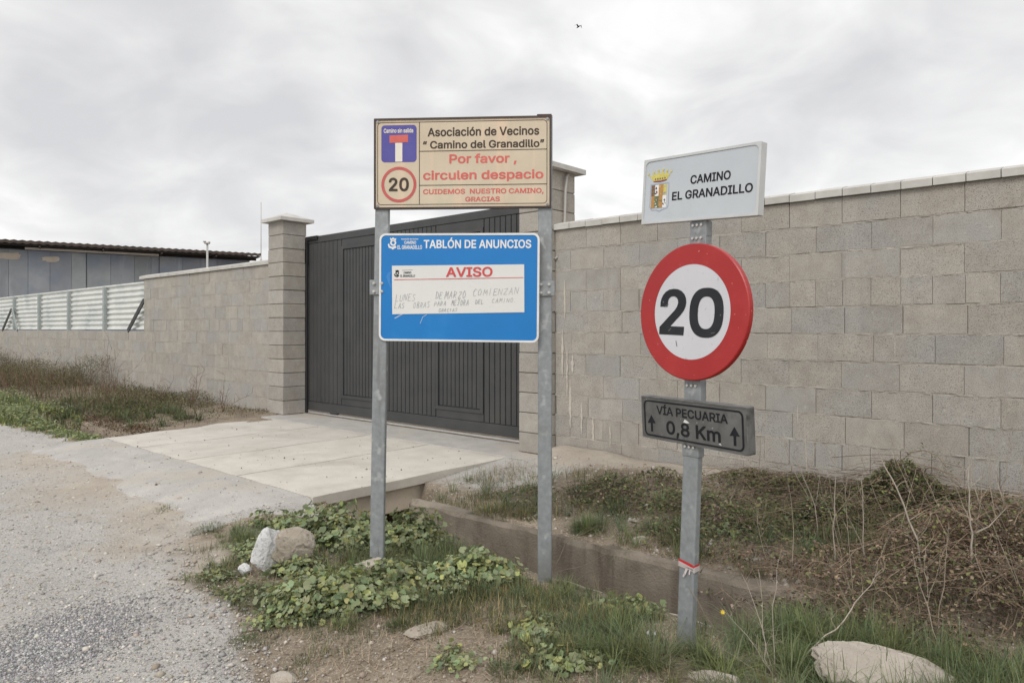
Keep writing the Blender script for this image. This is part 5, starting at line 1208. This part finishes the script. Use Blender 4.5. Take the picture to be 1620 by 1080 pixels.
tuft(345, 920, .13, .06, 432, 'scattered grass tuft at the track edge left of the white rock')
tuft(420, 950, .17, .07, 684, 'low grass tuft in front of the white rock')
tuft(392, 1015, .08, .05, 216, 'thin grass tuft at the track edge near the bottom stone')
tuft(800, 1065, .07, .07, 270, 'small grass tuft at the bottom centre edge of the bare dirt')

# mallow: rounded lobed leaves on stalks
NL = 15
th = np.linspace(0, 2 * np.pi, NL, endpoint=False)
rad = 1 - .11 * np.abs(np.sin(th * 2.5)) ** 1.5; rad[0] *= .3
LV = np.concatenate([[(.05, 0, 0)], np.stack([rad * np.cos(th), rad * np.sin(th), .22 * rad ** 2 + .07 * np.cos(th * 5)], -1)])
LF = np.array([(0, 1 + i, 1 + (i + 1) % NL) for i in range(NL)])
def mallow(px, py, rx, ry, h, n, label, size=(.011, .026), lo=.7, hi=1.25, dome=True):
    p = ground_at(px, py)
    root = thing('mallow_plant', p, label, 'mallow', group='mallow plants round the sign posts')
    nk = max(5, n // 45)                                   # leaf clusters give the patch its lumps
    ka = rng.uniform(0, 6.3, nk); kq = rng.random(nk) ** .55
    kx, ky = np.cos(ka) * kq, np.sin(ka) * kq; kh = h * (1 - .6 * kq ** 2) * rng.uniform(.35, 1.25, nk)
    i = rng.integers(0, nk, n)
    x = (kx[i] * rx + rng.normal(0, .045, n)); y = (ky[i] * ry + rng.normal(0, .04, n))
    zz = kh[i] * rng.random(n) ** .6
    g = zat(p.x + x, p.y + y) - p.z
    pos = np.stack([x, y, g + zz + .01], -1)
    sz = (size[0] + (size[1] - size[0]) * rng.random(n) ** 1.6) * rng.uniform(.5, 1.25, n)
    out_ = np.arctan2(y, x)
    V, Fc = bake(LV, LF, pos, rotm(out_ + np.pi / 2 + rng.normal(0, .8, n), np.abs(rng.normal(.65, .42, n)), rng.uniform(0, 6.3, n)), np.stack([sz, sz, sz], -1))
    t = np.repeat(tints(n, lo, hi, .08, [(1, 1, 1), (1.12, 1.06, .85), (.85, .93, .92), (1, 1, 1), (1.35, 1.2, .85), (.75, .8, .78), (1.1, 1.1, 1.1)]), NL, 0)
    fast_mesh('leaves', V, Fc, M['leaf'], t, root)
    m = min(n, 220); b = MB()
    for j in range(m):
        q0 = (kx[i[j]] * rx * .8, ky[i[j]] * ry * .8, g[j] - .01); q1 = tuple(pos[j])
        mid = ((q0[0] + q1[0]) / 2 + rng.normal(0, .01), (q0[1] + q1[1]) / 2 + rng.normal(0, .01), (q0[2] + q1[2]) / 2 + .015)
        b.tube([q0, mid, q1], [.0017, .0014, .001], 3, cap=False)
    b.build('stalks', M['stem'], root)
    return root
mallow(545, 862, .40, .20, .24, 3240, 'large mallow patch behind and left of the left sign post', (.012, .027))
mallow(655, 868, .20, .16, .23, 1350, 'dark leafy mallow clump right of the left sign post, beside the ditch', (.011, .024), .6, 1.05)
mallow(540, 955, .34, .20, .16, 3240, 'largest mallow patch, in front of the left sign post foot', (.010, .023))
mallow(640, 925, .20, .12, .13, 945, 'small mallow clump in front of the left sign post, beside bare dirt', (.011, .023), .65, 1.05)
mallow(762, 922, .20, .10, .16, 1620, 'yellowish mallow clump touching the right sign post on its left', (.012, .027), .85, 1.35)
mallow(475, 905, .12, .09, .13, 513, 'mallow sprigs right of the brown boulder', (.010, .022))
mallow(440, 985, .12, .06, .05, 297, 'low mallow creeping over the dirt below the white rock', (.008, .016))
mallow(405, 940, .18, .09, .06, 486, 'mat of small mallow leaves in front of the whitewashed rock', (.006, .014), .6, 1.0)
mallow(845, 1000, .17, .08, .05, 190, 'flat rosette of mallow leaves in front of the right sign post', (.010, .022))
mallow(905, 1045, .16, .07, .05, 216, 'loose mallow leaves among grass at the bottom centre', (.010, .022))
mallow(735, 1045, .14, .06, .04, 148, 'sparse mallow seedling on the bare dirt at the bottom', (.008, .018))
mallow(1000, 960, .12, .07, .07, 216, 'mallow sprig in the grass just left of the speed sign post', (.012, .022))
mallow(1160, 960, .20, .08, .08, 270, 'mallow leaves in the grass right of the speed sign post', (.012, .022), .6, 1.0)

mallow(395, 880, .17, .08, .10, 520, 'leafy mallow sprawl between the track edge and the whitewashed rock', (.007, .018))
mallow(440, 835, .17, .07, .12, 520, 'mallow fringe along the concrete apron, above the brown boulder', (.008, .02))
mallow(335, 915, .12, .06, .04, 260, 'outermost low mallow at the very edge of the track', (.006, .013), .6, 1.0)
mallow(700, 930, .12, .09, .10, 320, 'pale mallow mixed with grass between the feet of the two posts', (.009, .021), .85, 1.3)
parts = []
for (px, py, rs_, n_, l0_, l1_) in ((400, 850, .22, 26, .05, .14), (350, 905, .16, 14, .03, .09), (400, 945, .16, 14, .03, .08), (560, 890, .35, 30, .08, .2), (690, 900, .22, 26, .1, .24), (560, 975, .3, 20, .05, .12), (790, 945, .25, 18, .06, .16), (480, 840, .3, 16, .06, .16)):
    q_ = ground_at(px, py); sq, dq = SD(q_.x, q_.y)
    tufted(rng.normal(sq, rs_ * .6, n_), rng.normal(dq, rs_ * .45, n_), 45, .03, l0_, l1_, .0018, .0036, G2, .75, 1.2)
V, Fc, T = merge(parts)
tag(fast_mesh('grass', V, Fc, M['blade'], T), 'grass blades growing up through the mallow round the sign posts', 'grass', kind='stuff')

# dry stalks lying on the bare ground
x, y = field(13000, -.3, 2.6, 2.66, 4.5, lambda s, d: .9 * sst(.05, -.25, d - road_edge(s) + .1))
n = len(x); T = BL[rng.integers(0, 4, n)]
V, Fc = bake(T, BF, np.stack([x, y, zat(x, y) + .004], -1), rotm(rng.uniform(0, 6.3, n), np.full(n, 1.5) + rng.normal(0, .08, n), np.zeros(n)), np.stack([rng.uniform(.0012, .0028, n), rng.uniform(.02, .10, n), rng.uniform(.02, .09, n)], -1))
tag(fast_mesh('dry_straw', V, Fc, M['straw'], np.repeat(tints(n, .6, 1.15, .06), 5, 0)), 'dry straw and dead stalks lying on bare dirt', 'straw', kind='stuff')
x, y = field(13000, -.7, 4.4, .45, 2.08, lambda s, d: (.8 * clump(s, d, 2.0, 81) + .15) * sst(.4, .8, d))
n = len(x); T = BL[rng.integers(0, 4, n)]
V, Fc = bake(T, BF, np.stack([x, y, zat(x, y) + .006], -1), rotm(rng.uniform(0, 6.3, n), np.full(n, 1.4) + rng.normal(0, .2, n), np.zeros(n)), np.stack([rng.uniform(.0012, .003, n), rng.uniform(.03, .14, n), rng.uniform(.03, .12, n)], -1))
tag(fast_mesh('dry_straw', V, Fc, M['straw'], np.repeat(tints(n, .45, .95, .08), 5, 0)), 'dead stems matted on the soil bank', 'straw', kind='stuff')

# ------------------------------------------------------------------ brambles
IV = np.array([(0, 0, 0), (.5, .42, .10), (1.0, .30, .12), (1.5, 0, .0), (1.0, -.30, .12), (.5, -.42, .10), (.75, 0, .02)]); IV[:, 0] -= .1
IF = np.array([(0, 1, 6), (1, 2, 6), (2, 3, 6), (3, 4, 6), (4, 5, 6), (5, 0, 6)])
def leafset(name, pos, size, cols, lo, hi, mat_, parent, up=.6):
    n = len(pos); sz = rng.uniform(size[0], size[1], n)
    V, Fc = bake(IV, IF, pos, rotm(rng.uniform(0, 6.3, n), rng.normal(0, up, n), rng.uniform(0, 6.3, n)), np.stack([sz, sz * rng.uniform(.7, 1.2, n), sz], -1))
    return fast_mesh(name, V, Fc, mat_, np.repeat(tints(n, lo, hi, .10, cols), 6, 0), parent)
def mound(s, d, humps):
    h = np.zeros_like(s)
    for (a, b_, ra, rb, hh) in humps: h = np.maximum(h, hh * np.exp(-((s - a) / ra) ** 2 - ((d - b_) / rb) ** 2))
    return h * (.35 + 1.2 * vnoise(s * 3.3, d * 3.3, 7))
def on_mound(n, humps, p, power=.4, zmin=.02):
    hs = np.array([h[4] * h[2] * h[3] for h in humps]); i = rng.choice(len(humps), n, p=hs / hs.sum())
    H = np.array(humps)[i]
    s = H[:, 0] + rng.normal(0, .62, n) * H[:, 2]; d = H[:, 1] + rng.normal(0, .62, n) * H[:, 3]
    k = d > .03; s, d = s[k], d[k]; m = len(s)
    x, y = WX + CA * s - SA * d, WY - SA * s - CA * d
    g = gz(s, d); g = np.where((d > 2.05) & (d < 2.6), .02, g)
    z = g + mound(s, d, humps) * rng.random(m) ** power + zmin * rng.random(m)
    return np.stack([x, y, z], -1) - np.array(p)
def canes(n, humps, p, r0, r1, lmin, lmax, lift, name, parent, mat_, lo, hi, sides=4):
    b = MB(); P0 = on_mound(n, humps, p, .5)
    for q in P0:
        L_ = rng.uniform(lmin, lmax); a = rng.uniform(0, 6.3); r_ = rng.uniform(r0, r1); up = rng.uniform(.1, 1.0) * lift
        k = 6; pts = []
        for j in range(k):
            t = j / (k - 1); pts.append((q[0] + math.cos(a + .5 * t) * L_ * (t - .5) + rng.normal(0, .006), q[1] + math.sin(a + .5 * t) * L_ * (t - .5) + rng.normal(0, .006), q[2] + up * 4 * t * (1 - t) - up * .45 + rng.normal(0, .004)))
        g = rng.uniform(lo, hi); b.tube(pts, [r_ * (1 - .5 * j / (k - 1)) for j in range(k)], sides, (g, g * .95, g * .9), cap=False)
    return b.build(name, mat_, parent, True)
h1 = [(2.72, .42, .42, .30, .27), (2.1, .45, .5, .28, .13), (3.2, .5, .35, .3, .20), (1.7, .35, .25, .2, .12), (2.5, .9, .6, .3, .12)]
p = W(2.7, .45, .22)
br = thing('bramble_bush', p, 'green and brown bramble mound heaped against the block wall', 'bramble')
canes(520, h1, p, .0013, .003, .25, .9, .10, 'canes', br, M['cane'], .4, .95, 3)
leafset('green_leaves', on_mound(13000, h1, p), (.009, .024), [(1, 1, 1), (.75, .8, .78), (1.25, 1.15, .85), (1.5, 1.35, 1.0)], .5, 1.25, M['ivy'], br)
leafset('dead_leaves', on_mound(9000, h1, p), (.008, .018), [(1, 1, 1), (.6, .58, .56), (1.25, 1.1, .95)], .4, 1.05, M['deadleaf'], br, .9)
b = MB()                                         # one long cane arching over the mound against the wall
P = [(1395, 752, 4.95), (1420, 735, 4.9), (1440, 716, 4.86), (1462, 712, 4.8), (1482, 720, 4.75), (1500, 742, 4.7)]
pts = [at(*q_) - p for q_ in P]; b.tube(pts, [.0045, .004, .0035, .003, .0025, .002], 5, (.8, .75, .7)); 
b.build('arching_cane', M['cane'], br, True)
pos = np.array([list(pts[rng.integers(2, 6)] + Vector(rng.normal(0, .022, 3))) for _ in range(60)]); leafset('green_leaves', pos, (.009, .018), None, .6, 1.1, M['ivy'], br)
h2 = [(3.35, 1.45, .50, .42, .40), (2.8, 1.7, .36, .30, .15), (3.9, 1.2, .6, .5, .45), (3.5, 1.95, .5, .22, .30), (4.3, 1.7, .6, .5, .40), (4.4, 1.95, .6, .25, .28), (4.0, .55, .5, .4, .22), (2.4, 1.9, .3, .2, .12), (2.75, 2.1, .35, .16, .20), (3.2, 2.15, .4, .14, .18)]
p = W(3.4, 1.5, .17)
b2 = thing('bramble_bush', p, 'large tangle of dead brown bramble overhanging the ditch at right', 'bramble')
canes(2600, h2, p, .0009, .0022, .12, .5, .09, 'canes', b2, M['cane'], .35, 1.35, 3)
leafset('dead_leaves', on_mound(36000, h2, p, .55), (.007, .018), [(1, 1, 1), (.5, .46, .44), (1.5, 1.4, 1.3), (.75, .68, .62), (1.2, 1.1, 1.0)], .4, 1.25, M['deadleaf'], b2, 1.0)
leafset('green_leaves', on_mound(9000, h2, p), (.008, .020), [(1, 1, 1), (1.2, 1.1, .8), (1.5, 1.35, 1.0)], .5, 1.25, M['ivy'], b2)
b = MB()                                         # thin dead stalks standing up out of the tangle
for q_ in on_mound(150, h2 + h1, p, .8):
    L_ = rng.uniform(.15, .55); lean = rng.normal(0, .25, 2); pts = [Vector(q_)]
    for k in range(5): pts.append(pts[-1] + Vector((lean[0] * L_ / 5 + rng.normal(0, .008), lean[1] * L_ / 5 + rng.normal(0, .008), L_ / 5)))
    g = rng.uniform(.6, 1.2); b.tube(pts, [.0022, .002, .0018, .0015, .0011, .0006], 4, (g, g * .96, g * .9), cap=False)
    for _ in range(3):
        e = pts[int(rng.integers(2, 6))]; b.tube([e, e + Vector(rng.normal(0, .05, 3)) + Vector((0, 0, .04))], [.001, .0005], 3, (g, g * .96, g * .9), cap=False)
b.build('dead_stalks', M['twig'], b2)
b = MB()                                         # a bundle of pale orange curled stems on top
for j in range(60):
    q0 = at(rng.uniform(1485, 1555), rng.uniform(815, 900), 3.75) - p; a = rng.uniform(0, 6.3); pts = [q0]
    for k in range(7):
        a += rng.normal(0, .7); pts.append(pts[-1] + Vector((math.cos(a) * .03, rng.normal(0, .012), math.sin(a) * .026 - .004)))
    g = rng.uniform(.7, 1.15); b.tube(pts, .0016, 3, (g * 1.25, g * .9, g * .7), cap=False)
b.build('curled_stems', M['straw'], b2, True)
h3 = [(.35, 1.55, .3, .2, .05), (1.0, 1.3, .28, .28, .15), (1.55, 1.15, .28, .3, .12), (2.05, 1.35, .35, .3, .11), (1.75, 1.7, .22, .15, .08), (2.45, 1.0, .35, .3, .14), (1.15, .8, .2, .14, .1), (.7, 1.85, .2, .1, .06)]
p = W(1.2, 1.2, .18)
iv = thing('creeping_bramble', p, 'low creeping bramble and ivy covering the soil bank behind the speed sign post', 'creeper')
canes(480, h3, p, .0009, .002, .15, .6, .05, 'canes', iv, M['cane'], .35, .9, 3)
leafset('green_leaves', on_mound(6500, h3, p, .5), (.010, .026), [(1, 1, 1), (.75, .8, .8), (1.3, 1.18, .9), (1.6, 1.45, 1.2)], .5, 1.15, M['ivy'], iv)
leafset('dead_leaves', on_mound(3500, h3, p, .6), (.008, .020), [(1, 1, 1), (1.5, 1.45, 1.4), (.7, .66, .6)], .5, 1.15, M['deadleaf'], iv, .9)

# ------------------------------------------------------------------ bare stems and saplings
def stem_plant(name, lines, label, group, r0=.006, twigs=8, tl=.18, tint=1.0, mat_=None, cat='bare stem'):
    base = at(*lines[0][0]); o = thing(name, base, label, cat, group=group)
    b, tw = MB(), MB()
    for li, ln_ in enumerate(lines):
        pts = [at(*q_) - base for q_ in ln_]; n = len(pts)
        fine = []
        for i in range(n - 1):
            for k in range(3):
                t = k / 3; fine.append(pts[i].lerp(pts[i + 1], t) + (Vector(rng.normal(0, .004, 3)) if i + k else Vector()))
        fine.append(pts[-1]); m = len(fine); rr_ = r0 * (1 if li == 0 else .6)
        g = tint * rng.uniform(.85, 1.1)
        b.tube(fine, [rr_ * (1 - .8 * i / (m - 1)) for i in range(m)], 6, (g, g, g))
        for _ in range(twigs if li == 0 else twigs // 2):
            i = int(rng.uniform(.3, 1) * (m - 1)); q = fine[i]; a = rng.uniform(0, 6.3); L_ = tl * rng.uniform(.3, 1)
            e = q + Vector((math.cos(a) * L_ * .6, math.sin(a) * L_ * .4, L_ * rng.uniform(.2, .9))); mid = q.lerp(e, .5) + Vector(rng.normal(0, .012, 3))
            tw.tube([q, mid, e], [rr_ * .28, rr_ * .2, rr_ * .1], 4, (g * .9, g * .85, g * .8), cap=False)
            e2 = mid + (e - mid) * .6 + Vector(rng.normal(0, .03, 3)); tw.tube([mid, e2], [rr_ * .18, rr_ * .08], 3, (g * .9, g * .85, g * .8), cap=False)
    b.build('stem', mat_ or M['twig'], o, True)
    if tw.n: tw.build('twigs', mat_ or M['twig'], o)
    return o
G = 'bare saplings growing out of the ditch'
stem_plant('bare_sapling', [[(1506, 1040, 3.25), (1523, 978, 3.3), (1535, 900, 3.32), (1539, 844, 3.34), (1533, 803, 3.36), (1532, 742, 3.4)], [(1541, 844, 3.34), (1565, 832, 3.3), (1592, 803, 3.28)]], 'pale forked sapling, rightmost and thickest of the bare stems in front of the dead bramble', G, .0085, 8, .22)
stem_plant('bare_sapling', [[(1453, 985, 3.5), (1459, 900, 3.55), (1451, 852, 3.6), (1417, 770, 3.65), (1396, 730, 3.7), (1372, 677, 3.75)]], 'tall pale sapling bending left, reaching above the bramble mound', G, .0075, 5, .2)
stem_plant('bare_sapling', [[(1327, 960, 3.75), (1320, 890, 3.78), (1317, 835, 3.8), (1321, 770, 3.85), (1324, 700, 3.9)]], 'thin straight sapling left of the tall bending one', G, .005, 7, .2)
stem_plant('bare_sapling', [[(1371, 940, 3.75), (1366, 850, 3.8), (1364, 780, 3.85), (1366, 722, 3.9)]], 'very thin upright stem between two paler saplings above the ditch', G, .004, 5, .18)
stem_plant('bare_sapling', [[(1241, 1072, 2.95), (1290, 1020, 3.0), (1335, 978, 3.1), (1366, 940, 3.2), (1396, 898, 3.3)]], 'pale stem leaning far right from the grass near the long stone', G, .0048, 6, .14)
stem_plant('dry_weed', [[(1228, 1078, 2.85), (1212, 1040, 2.86), (1206, 980, 2.9), (1200, 900, 2.95)], [(1226, 1070, 2.85), (1180, 1000, 2.88), (1140, 960, 2.9)], [(1226, 1070, 2.85), (1222, 960, 2.9), (1236, 870, 3.0)], [(1226, 1072, 2.85), (1190, 1055, 2.8), (1120, 1010, 2.8)], [(1226, 1070, 2.85), (1195, 960, 2.9), (1172, 905, 3.0)]], 'fan of dry pale weed stalks in the grass right of the speed sign post', None, .0036, 9, .16, cat='dry weed')
stem_plant('dry_weed', [[(1300, 900, 4.2), (1290, 800, 4.3), (1262, 735, 4.4), (1235, 690, 4.45)], [(1290, 800, 4.3), (1300, 735, 4.35)]], 'thin twig leaning left against the block wall, above the creeping bramble', None, .0038, 5, .16, .9, cat='dry weed')
stem_plant('dry_weed', [[(862, 925, 4.0), (895, 860, 4.1), (945, 830, 4.15), (985, 845, 4.1)], [(880, 905, 4.0), (930, 890, 4.05), (990, 860, 4.1)]], 'wiry brown trailing twig over the ditch right of the right sign post', None, .0025, 9, .14, .8, M['cane'], 'dry weed')
stem_plant('dry_weed', [[(1108, 905, 3.2), (1118, 890, 3.2), (1140, 920, 3.15), (1152, 965, 3.1)], [(1090, 930, 3.1), (1130, 990, 3.0), (1180, 1035, 2.95)]], 'drooping dry stalk beside the tape on the speed sign post', None, .0026, 5, .1, .85, M['cane'], 'dry weed')
# flower and scrap of plastic
p = at(1143, 968, 2.98); fl_ = thing('yellow_flower', p, 'single yellow flower in the grass right of the speed sign post', 'flower')
b = MB(); 
for k in range(8):
    a = k * math.pi / 4; b.add([(0, 0, 0), (.006 * math.cos(a - .3), .006 * math.sin(a - .3), .003), (.012 * math.cos(a), .012 * math.sin(a), .004), (.006 * math.cos(a + .3), .006 * math.sin(a + .3), .003)], [(0, 1, 2, 3)])
o = b.build('petals', M['flower'], fl_); o.rotation_euler = (R(50), 0, 0)
b = MB(); b.tube([(0, 0, 0), (.004, .01, -.06), (.0, .02, -.13)], .0016, 4); b.build('flower_stalk', M['stem'], fl_)
p = ground_at(1030, 1018); b = MB(); vs, fs = [], []
for i in range(5):
    for j in range(4): vs.append(((i - 2) * .010 + rng.normal(0, .004), rng.normal(0, .012), j * .018 + rng.normal(0, .005)))
for i in range(4):
    for j in range(3): fs.append((i * 4 + j, i * 4 + 4 + j, i * 4 + 5 + j, i * 4 + 1 + j))
b.add(vs, fs); o = b.build('plastic_scrap', M['litter']); o.location = p; tag(o, 'crumpled scrap of pale plastic in the grass left of the speed sign post', 'litter')

# ------------------------------------------------------------------ left verge: weeds, ditch grass and dry brush by the wall
parts = []
def lfield(n, s0, s1, d0, d1, keep): return field(n, s0, s1, d0, d1, keep)
x, y = lfield(70000, -22, -5.6, 1.95, 3.25, lambda s, d: sst(0, .1, d - 2.38 + .5 * sst(-7.0, -8.5, s)) * sst(.12, -.18, d - road_edge(s) + .05) * (.45 + .55 * clump(s, d, 1.5, 101))); n = len(x)
s_, d_ = SD(x, y); hh = .05 + .10 * sst(-7.0, -10.5, s_)
parts.append(blades(x, y, hh * rng.uniform(.3, 1.3, n), rng.uniform(.008, .022, n), rng.normal(0, .7, n), GREENS + [(1.5, 1.3, .8), (1.8, 1.6, 1.1)], .9, 1.6))
s_, d_ = tuft_spots(520, -13, -6.3, .9, 2.2, lambda s, d: np.exp(-((s + 8.8) / 1.8) ** 2) * (.3 + .7 * clump(s, d, 1.6, 111)))
tufted(s_, d_, 40, .07, .10, .30, .006, .012, [(1, 1, 1), (1.1, 1.06, .9), (.8, .85, .8), (1.2, 1.0, .9)], .55, 1.0, .8)
xw, yw = lfield(60000, -22, -5.6, 1.95, 3.2, lambda s, d: sst(0, .1, d - 2.42 + .4 * sst(-7.5, -9, s)) * sst(.10, -.15, d - road_edge(s) + .08) * (.25 + .75 * clump(s, d, 1.5, 101)))
s_, d_ = SD(xw, yw); hw_ = (.06 + .30 * sst(-6.8, -11, s_)) * (.4 + .8 * vnoise(xw * 1.6, yw * 1.6, 33))
V, Fc = bake(IV, IF, np.stack([xw, yw, zat(xw, yw) + hw_ * rng.random(len(xw)) ** .5], -1), rotm(rng.uniform(0, 6.3, len(xw)), rng.normal(0, .6, len(xw)), rng.uniform(0, 6.3, len(xw))), np.repeat(rng.uniform(.012, .034, len(xw))[:, None], 3, 1))
tag(fast_mesh('weeds', V, Fc, M['leaf'], np.repeat(tints(len(xw), .6, 1.1, .08, [(1, 1, 1), (1.1, 1.05, .85), (.8, .9, .8), (1.2, 1.15, .9)]), 6, 0)), 'light green leafy weeds along the left edge of the track', 'weeds', kind='stuff')
V, Fc, T = merge(parts)
tag(fast_mesh('grass', V, Fc, M['blade'], T), 'grass among the weeds along the left edge of the track', 'grass', kind='stuff')
parts = []
x, y = lfield(26000, -24, -6.0, .05, 2.1, lambda s, d: (.3 + .7 * clump(s, d, .9, 121)) * sst(2.0, 1.3, d) * sst(-5.8, -6.6, s - .25 * d)); n = len(x)
s_, d_ = SD(x, y); hh = .08 + .13 * sst(-7, -9, s_) + .26 * sst(-10.5, -14, s_)
parts.append(blades(x, y, hh * rng.uniform(.35, 1.35, n), rng.uniform(.003, .007, n), rng.normal(0, 1.0, n), [(.62, .60, .58), (.5, .44, .38), (.75, .68, .55), (.36, .42, .26), (.30, .36, .22), (.4, .38, .36)], .35, .95))
V, Fc, T = merge(parts)
tag(fast_mesh('dry_brush', V, Fc, M['straw'], T), 'dry grey brown brush along the foot of the left block wall', 'brush', kind='stuff')
xb, yb = lfield(110000, -24, -6.1, .05, 2.1, lambda s, d: (.2 + .8 * clump(s, d, 1.0, 121)) * sst(2.1, 1.5, d) * sst(-5.8, -6.6, s - .25 * d)); n = len(xb)
s_, d_ = SD(xb, yb); hb = (.08 + .20 * sst(-7, -9.5, s_) + .42 * sst(-10.5, -14, s_)) * (.3 + 1.0 * vnoise(xb * 1.3, yb * 1.3, 37)) * sst(2.3, 1.0, d_)
V, Fc = bake(IV, IF, np.stack([xb, yb, zat(xb, yb) + hb * rng.random(n) ** .5], -1), rotm(rng.uniform(0, 6.3, n), rng.normal(0, .9, n), rng.uniform(0, 6.3, n)), np.repeat(rng.uniform(.008, .022, n)[:, None], 3, 1))
tag(fast_mesh('dry_brush', V, Fc, M['deadleaf'], np.repeat(tints(n, .35, .95, .08, [(1, 1, 1), (.8, .78, .74), (.72, 1.02, .52), (.62, .9, .42), (.8, 1.15, .6), (.6, .56, .54), (1.3, 1.25, 1.1)]), 6, 0)), 'low scrub of dead leaves along the foot of the left wall', 'brush', kind='stuff')
xb, yb = lfield(9000, -9.5, -5.45, 1.75, 2.55, lambda s, d: .3 + .7 * clump(s, d, 2.0, 171)); n = len(xb)
V, Fc = bake(IV, IF, np.stack([xb, yb, zat(xb, yb) + .05 * rng.random(n)], -1), rotm(rng.uniform(0, 6.3, n), rng.normal(0, .8, n), rng.uniform(0, 6.3, n)), np.repeat(rng.uniform(.008, .022, n)[:, None], 3, 1))
tag(fast_mesh('leaf_litter', V, Fc, M['deadleaf'], np.repeat(tints(n, .3, .75, .08, [(1, .7, .55), (.8, .62, .5), (.7, .7, .5), (1.2, 1.1, 1.0)]), 6, 0)), 'reddish brown dead leaves filling the left ditch beside the driveway', 'leaf litter', kind='stuff')
G = 'dry shrubs along the left wall'
def shrub(px, py, dep, h, label, n=9, spread=.5):
    base = at(px, py, dep); o = thing('dry_shrub', base, label, 'shrub', group=G); b = MB()
    for _ in range(n):
        a = rng.uniform(-1, 1) * spread; pts = [Vector((0, 0, -.05))]; L_ = h * rng.uniform(.5, 1); ang = a
        for k in range(6):
            ang += rng.normal(0, .14); pts.append(pts[-1] + Vector((math.sin(ang) * L_ / 6, rng.normal(0, .02), math.cos(ang) * L_ / 6)))
            if k > 1:
                e = pts[-1] + Vector((rng.normal(0, .08), rng.normal(0, .05), rng.uniform(.03, .16))) * (h / 1.0); b.tube([pts[-1], e], [.003, .0012], 3, (.6, .5, .45), cap=False)
        b.tube(pts, [.006 * (1 - .8 * k / 6) for k in range(7)], 4, (.62, .53, .47), cap=False)
    b.build('branches', M['cane'], o); return o
shrub(352, 660, 11.2, .75, 'bare forked shrub nearest the far gate pillar', 7)
shrub(300, 655, 11.8, .85, 'thin dry shrub in the middle of the left wall', 7)
shrub(165, 640, 13.2, 1.35, 'tallest dry shrub, under the right end of the metal fence', 8, .45)
shrub(120, 640, 13.6, 1.05, 'dry shrub with pale twigs under the middle of the metal fence', 8)
shrub(245, 650, 12.3, .75, 'low dry shrub where the wall steps up', 9, .7)
shrub(60, 630, 14.0, .95, 'dense brown shrub left of the ditch under the fence', 16, .7)
shrub(18, 625, 14.6, 1.0, 'leftmost brown shrub at the picture edge', 16, .7)
